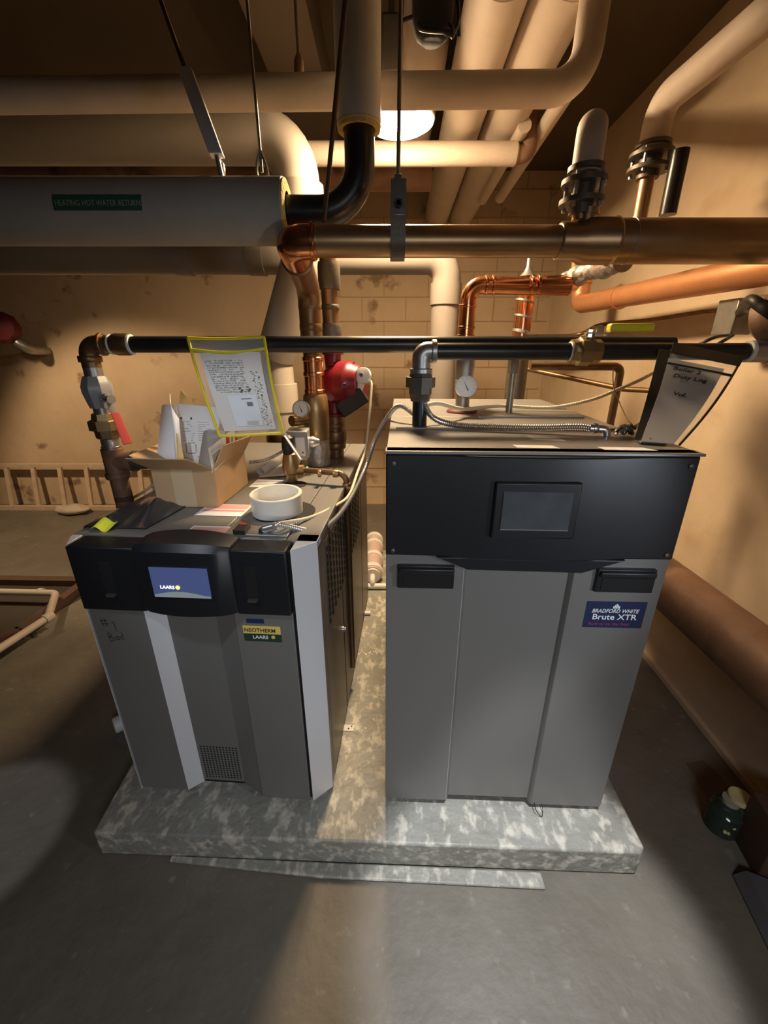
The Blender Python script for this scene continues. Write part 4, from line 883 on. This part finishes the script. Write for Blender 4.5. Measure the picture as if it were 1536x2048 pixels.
b = MB(); b.lathe([(0,.04),(.02,.07),(.08,.075),(.10,.05)], at(1515,655,1.36), (.2,-.6,.3), 24); tag(obj('gas_regulator', b, 'rust'), 'round rust-brown regulator at the right frame edge behind the gas pipe', 'regulator')
b = MB(); b.cyl(at(1500,608,1.5), at(1600,605,1.3), .025); tag(obj('capped_pipe', b, 'galv'), 'pale pipe leaving the frame at right beside the junction box', 'pipe')

# risers at upper right with flange pairs
def riser(c, z0, z1, bend, lab, r=.045, zf=.0, m='insul', fl=.066, ztop=None):
    c = V(c); T_ = thing('flanged_riser', lab, 'pipe', (c.x,c.y,z0))
    b = MB(); b.pipe([(c.x,c.y,zf+.04),(c.x,c.y,z1),bend], r, R=r*1.5, n=26); obj('jacketed_pipe', b, m, T_)
    b = MB(); b.cyl((c.x,c.y,z0),(c.x,c.y,zf),r*.55); obj('lower_tube', b, 'copper_dull', T_)
    b = MB()
    for dz,rr in ((-.022,fl),(.022,fl),(.05,fl*.8)): b.lathe([(-.006,rr),(.006,rr)], (c.x,c.y,zf+dz), Z, 28)
    b.cyl((c.x,c.y,zf-.05),(c.x,c.y,zf+.05),r*.8); f_ = obj('flange', b, 'iron', T_)
    b = MB()
    for k in range(4):
        a = PI/4+k*PI/2; q = V((c.x+fl*.82*math.cos(a), c.y+fl*.82*math.sin(a), zf)); b.cyl(q-Z*.038, q+Z*.038, .006, n=8)
    obj('flange_bolt', b, 'galv', f_); return T_
c1 = at(1166,385,YH); ctop = at(1178,255,YH)
riser((c1.x,YH,0), zH+.05, ctop.z, at(1195,262,2.9), 'jacketed riser with dark flange pair standing on the tee of the copper header', .037, c1.z, fl=.058)
c2 = at(1300,325,1.9); c2t = at(1322,205,1.9)
riser((c2.x,1.9,0), at(1280,485,1.9).z, c2t.z, (c2.x+.10,.5,c2t.z+.03), 'jacketed riser with dark flange pair farther back near the right wall', .048, c2.z, fl=.074)
b = MB(); b.cyl(at(1335,430,1.8), at(1362,300,1.8), .028); tag(obj('black_conduit', b, 'black'), 'black pipe standing right of the rear flanged riser', 'pipe')
# ball-shaped lit elbow, dark cluster, fixture near lamp
eb = at(850,100,2.25)
b = MB(); b.pipe([eb+V((0,.9,.0)), eb, eb+V((0.02,-.05,.4))], .095, R=.10, n=30); tag(obj('jacketed_elbow', b, 'insul'), 'bright jacketed elbow turning up above and right of the lamp', 'pipe')
JBX = thing('junction_box', 'dark ceiling junction box with wires at the top edge above the lamp', 'junction box', at(868,30,1.7))
jc = at(866,10,1.7)
b = MB(); b.lathe([(-.085,.03),(-.07,.05),(-.03,.062),(.05,.065),(.15,.06)], jc, Z, 14); obj('box_body', b, 'matteblack', JBX)
b = MB()
for a_,b_,c2_ in ((845,840,62),(865,880,70),(885,905,74)): b.tube(smooth([at(a_,30,1.7), at(b_,58,1.66), at(905,c2_,1.66), at(918,40,1.68)],8), .005, 8)
b.tube(smooth([at(890,5,1.7), at(903,4,1.7), at(915,2,1.7), at(918,75,1.7)],8), .006, 8); b.tube(smooth([at(805,42,1.7), at(820,36,1.7), at(838,30,1.7)],8), .006, 8); obj('loose_wire', b, 'bindblack', JBX)
b = MB(); fc = at(783,110,1.8); b.box(fc-V((.035,.03,.06)), fc+V((.035,.03,.09))); b.cyl(fc+V((0,0,.08)), (fc.x,fc.y,2.93), .011, n=12); tag(obj('conduit_box', b, 'iron', bevel=.01), 'dark metal conduit body hanging left of the bright elbow above the lamp', 'conduit fitting')

# ================= RIGHT WALL LOW PIPE, JARS, BOARD
b = MB(); b.cyl((1.245,3.6,.585),(1.235,-.3,.615),.105,n=34); LPp = tag(obj('rusty_wall_pipe', b, 'rust'), 'big rusty brown pipe running low along the right wall beside the right boiler', 'pipe')
jp = atz(1466,1690,0)
JR = thing('jar', 'dark glass jar with greenish contents on the floor by the right wall', 'jar', (jp.x,jp.y+.06,0))
b = MB(); b.lathe([(0,.045),(.004,.05),(.09,.05),(.105,.035),(.125,.033)], (jp.x,jp.y+.06,0), Z, 24); obj('glass_body', b, 'jar', JR)
b = MB(); b.lathe([(.125,.026),(.14,.026)], (jp.x,jp.y+.06,0), Z, 20); obj('jar_lid', b, 'insul_gray', JR)
b = MB(); rnd = random.Random(2)
for i in range(10): b.ball((jp.x+rnd.uniform(-.035,.035),jp.y+.06-.045+rnd.uniform(-.003,.012),.02+rnd.uniform(0,.06)), rnd.uniform(.005,.010), n=8)
obj('jar_contents', b, 'lid', JR)
jp2 = atz(1481,1593,.15)
J2 = thing('jar', 'jar with round yellow lid on the floor against the right wall', 'jar', (jp2.x,jp2.y,0))
b = MB(); b.lathe([(0,.034),(.004,.038),(.12,.038),(.13,.030),(.137,.030)], (jp2.x,jp2.y,0), Z, 24); obj('glass_body', b, 'jar', J2)
b = MB(); b.lathe([(.137,.034),(.152,.034),(.153,.031),(.1515,.025)], (jp2.x,jp2.y,0), Z, 24); obj('jar_lid', b, 'lid', J2)
b = MB(); wq = [atz(1500,1745,0), atz(1560,1720,0)]; b.hexa([V((1.175,.80,0)),V((1.36,.72,0)),V((1.39,.90,0)),V((1.20,.93,0)),V((1.175,.80,.22)),V((1.36,.72,.22)),V((1.39,.90,.22)),V((1.20,.93,.22))]); tag(obj('wooden_board', b, 'darkwood', bevel=.004), 'dark brown wooden block standing at the right frame edge by the jars', 'board')
b = MB(); b.hexa([V((1.105,.815,.0)),V((1.34,.72,.0)),V((1.32,.35,.0)),V((1.03,.45,.0)),V((1.14,.81,.035)),V((1.34,.72,.035)),V((1.32,.36,.035)),V((1.06,.46,.035))]); tag(obj('metal_tray', b, 'sheetm', bevel=.006), 'grey sheet metal tray on the floor at the bottom right frame edge', 'tray')
# dark floor stain by wall
def blob(nm, pts, z, m, th=.001):
    b = MB(); b.prism([(p.x,p.y) for p in pts], z, z+th, fr); return obj(nm, b, m)
o = blob('floor_stain', [atz(*p,0) for p in [(1372,1527),(1405,1520),(1440,1550),(1475,1610),(1450,1640),(1425,1615),(1408,1580),(1402,1575)]], 0, 'stain'); tag(o, 'dark brown stain on the floor by the wall and jars', 'stain')

# ================= FLOOR AT LEFT
bp_ = atz(222,1462,.03)
BT = thing('bottle', 'white plastic bottle with blue label lying beside the left boiler', 'bottle', (bp_.x,bp_.y,0))
dr = V((.75,.66,0)).normalized(); oo = V((bp_.x,bp_.y+.02,.034))
b = MB(); b.lathe([(0,.028),(.004,.034),(.16,.034),(.185,.014),(.20,.014)], oo, dr, 24); obj('bottle_body', b, 'bottle', BT)
b = MB(); b.lathe([(.05,.0345),(.13,.0345)], oo, dr, 24, caps=False); obj('bottle_label', b, 'blue', BT)
# ladder
LD = thing('ladder', 'pale wooden ladder lying on its side against the back wall at left', 'ladder', (-3,4.1,0))
zt1 = at(150,937,4.0).z; zt0 = .03; lxa, lxb = -4.9, at(520,1000,4.0).x
for zc_ in (zt0, zt1):
    b = MB(); b.box((lxa,4.02 if zc_<.1 else 4.10,zc_-.02 if zc_>.1 else 0),(lxb,4.06 if zc_<.1 else 4.14,zc_+.02)); obj('rail', b, 'wood', LD, bevel=.003)
x = at(445/2.56*1.0,975,4.05).x; sp = .272
xs = x - sp*math.floor((x-lxa)/sp)
while xs < lxb-.05:
    b = MB(); b.hexa([V((xs-.02,4.03,zt0)),V((xs+.02,4.03,zt0)),V((xs+.02,4.055,zt0)),V((xs-.02,4.055,zt0)),V((xs-.02,4.105,zt1)),V((xs+.02,4.105,zt1)),V((xs+.02,4.13,zt1)),V((xs-.02,4.13,zt1))]); obj('rung', b, 'wood', LD); xs += sp
b = MB(); mp_ = atz(146,1022,0.03)
b.ball((mp_.x,mp_.y,.05), .17, (1,.55,.28), 20); o = tag(obj('cloth_bundle', b, 'insul'), 'pale bunched cloth on the floor in front of the ladder', 'cloth')
for v_ in o.data.vertices:
    n_ = math.sin(v_.co.x*37+v_.co.y*21)*math.sin(v_.co.y*31+v_.co.z*17); v_.co *= 1+.12*n_
# sump frame + pipe
SP = thing('sump_pit_frame', 'dark low metal frame around a floor pit at the left frame edge', 'floor pit', (-2.5,2.2,0))
b = MB()
fa = [V((-3.4,2.62,0)),V((-2.18,2.56,0)),V((-1.98,2.40,0)),V((-2.02,1.72,0)),V((-2.6,1.2,0))]
pa = [(-3.4,2.60),(-2.20,2.57),(-2.03,2.40),(-2.30,1.60),(-3.4,1.55)]
b.prism(pa, 0, .004, fr); obj('pit_cover', b, 'sludge', SP)
b = MB()
for (x0_,y0_),(x1_,y1_) in (((-3.4,2.60),(-2.10,2.56)),((-2.10,2.56),(-2.12,2.0)),((-2.12,2.0),(-2.55,1.55))):
    d = V((x1_-x0_,y1_-y0_,0)).normalized(); n_ = V((-d.y,d.x,0))*.03
    p0_,p1_ = V((x0_,y0_,0)),V((x1_,y1_,0)); b.hexa([p0_-n_,p1_-n_,p1_+n_,p0_+n_]+[q+Z*.05 for q in (p0_-n_,p1_-n_,p1_+n_,p0_+n_)])
obj('frame_rail', b, 'darkwood', SP)
b = MB(); s_a, s_b, s_c = atz(5,1180,.09), atz(112,1186,.09), atz(96,1235,.09); s_d = atz(-60,1335,.09)
CPi = thing('drain_pipe', 'pale bent drain pipe lying over the floor pit at the left', 'pipe', (s_b.x,s_b.y,.05))
b.pipe([s_a-X*.6, s_b, s_c, s_d], .021, R=.06, n=18); obj('drain_tube', b, 'insul', CPi)
b = MB(); ring(b, atz(82,1184,.09), X, .026, .03); ring(b, s_c, s_d-s_c, .029, .05); obj('drain_coupling', b, 'insul', CPi)
b = MB(); b.cyl((s_a.x-.1,s_a.y,.0),(s_a.x-.1,s_a.y,.07),.02); b.cyl((s_c.x-.06,s_c.y-.06,0),(s_c.x-.06,s_c.y-.06,.07),.015); obj('support_leg', b, 'iron', CPi)
# red valve at left wall
rvp = at(4,655,3.9)
RW_ = thing('wall_valve', 'dark red valve body on the wall at the left frame edge', 'valve', rvp)
b = MB(); b.lathe([(-.12,.04),(-.10,.10),(-.02,.13),(.05,.11),(.07,.05)], rvp, (.3,-1,.1), 10); b.lathe([(0,.05),(.14,.045),(.16,.07),(.18,.07)], rvp, (-.3,0,1), 12); obj('valve_body', b, 'redd', RW_)
b = MB(); b.pipe([rvp+V((.0,.05,-.05)), rvp+V((.10,.05,-.17)), rvp+V((.10,.30,-.19))], .04); obj('stub_pipe', b, 'galv', RW_)

# neutraliser on the pad
NT = thing('condensate_neutralizer', 'white-banded clear tube lying on the pad in the gap between the boilers', 'neutralizer', (-.06,2.55,.11))
nx, nz = -.075, .11+.066
b = MB(); b.lathe([(0,.058),(.55,.058)], (nx,2.40,nz), Yv, 28); obj('clear_tube', b, 'clearpipe', NT)
for y in (2.44,2.62,2.82,2.93):
    b = MB(); ring(b,(nx,y,nz),Yv,.068,.045); obj('band', b, 'pvcw', NT)
b = MB(); b.cyl((nx,2.38,nz),(nx,2.40,nz),.05); b.pipe([(nx,2.40,nz),(nx,2.33,nz),(nx,2.33,.135)],.018,R=.02); b.cyl((nx-.055,2.33,.132),(nx+.12,2.33,.132),.019); b.ball((nx-.055,2.33,.132),.021,n=10); obj('inlet_tee', b, 'pvcw', NT)
b = MB(); b.cyl((-.135,2.05,.11),(-.135,2.05,.16),.018); b.cyl((-.16,2.05,.122),(-.08,2.05,.122),.012); tag(obj('small_drain_tap', b, 'pvcw'), 'small pale tap stub on the pad by the rear corner of the left boiler', 'tap')
# chalk scrawl on pad
b = MB(); rnd = random.Random(8); cp = atz(728,1305,.1103)
for k in range(16):
    p = cp+V((-.03+.0085*k, rnd.uniform(-.01,.012),0)); q = p+V((rnd.uniform(.003,.009), rnd.uniform(-.018,.018),0)); d = (q-p).normalized(); n_ = V((-d.y,d.x,0))*.0022
    b.add([p-n_,q-n_,q+n_,p+n_], [(0,1,2,3)])
o = obj('trim_5', b, 'chalk', smooth_=False); o['kind'] = 'structure'

# ================= CAMERA + LIGHTS
cam = bpy.data.cameras.new('camera'); co = bpy.data.objects.new('camera', cam); C.objects.link(co)
co.location = (0,0,H); co.rotation_euler = (PI/2-P, 0, 0)
cam.sensor_fit = 'VERTICAL'; cam.sensor_height = 36; cam.lens = 36*F/2048; cam.clip_start = .02
bpy.context.scene.camera = co
def light(nm, typ, loc, energy, col, **k):
    l = bpy.data.lights.new(nm, typ); l.energy = energy; l.color = col
    for a_,v_ in k.items(): setattr(l, a_, v_)
    o = bpy.data.objects.new(nm, l); C.objects.link(o); o.location = loc; return o
def aim(o, t): o.rotation_euler = (V(t)-o.location).to_track_quat('-Z','Y').to_euler()
# cool beam from overhead in front, a low work light at the right, faint added fill light behind the camera
k = light('ceiling_spot', 'SPOT', (.52,.42,2.42), 240, (.93,.95,1), spot_size=math.radians(26), spot_blend=.45, shadow_soft_size=.03); aim(k, (.42,.64,0))
k = light('work_light', 'SPOT', (1.05,.12,1.25), 15, (.78,.88,1), spot_size=math.radians(75), spot_blend=.35, shadow_soft_size=.05); aim(k, (-.35,1.0,.95))
k = light('added_papers_spot', 'SPOT', (-.78,.40,2.05), 17, (.84,.91,1), spot_size=math.radians(46), spot_blend=.5, shadow_soft_size=.05); aim(k, (-.43,1.22,1.10))  # unseen spot, cone narrowed to brighten the box and papers alone
k = light('left_room_lamp', 'SPOT', (-3.1,2.5,2.3), 150, (1,.70,.42), spot_size=math.radians(88), spot_blend=.5, shadow_soft_size=.06); aim(k, (-2.3,3.9,-.1))
k = light('added_floor_spot', 'SPOT', (-1.7,.45,2.7), 60, (.93,.93,1), spot_size=math.radians(12.5), spot_blend=.15, shadow_soft_size=.03); aim(k, (-1.42,.90,0))  # added unseen spot, makes the pool of light on the floor
k = light('added_front_fill', 'AREA', (.35,-1.1,1.75), 6, (.95,.96,1), shape='RECTANGLE', size=.9, size_y=.4, spread=math.radians(95)); aim(k, (.15,.9,.25))  # added fill without a fixture, spread kept off the ceiling pipes
w = bpy.data.worlds.new('world'); bpy.context.scene.world = w; w.use_nodes = True
w.node_tree.nodes['Background'].inputs['Color'].default_value = (.5,.4,.3,1); w.node_tree.nodes['Background'].inputs['Strength'].default_value = .02
vs = bpy.context.scene.view_settings; vs.view_transform = 'Standard'; vs.look = 'None'; vs.exposure = 0; vs.gamma = 1; vs.use_curve_mapping = False
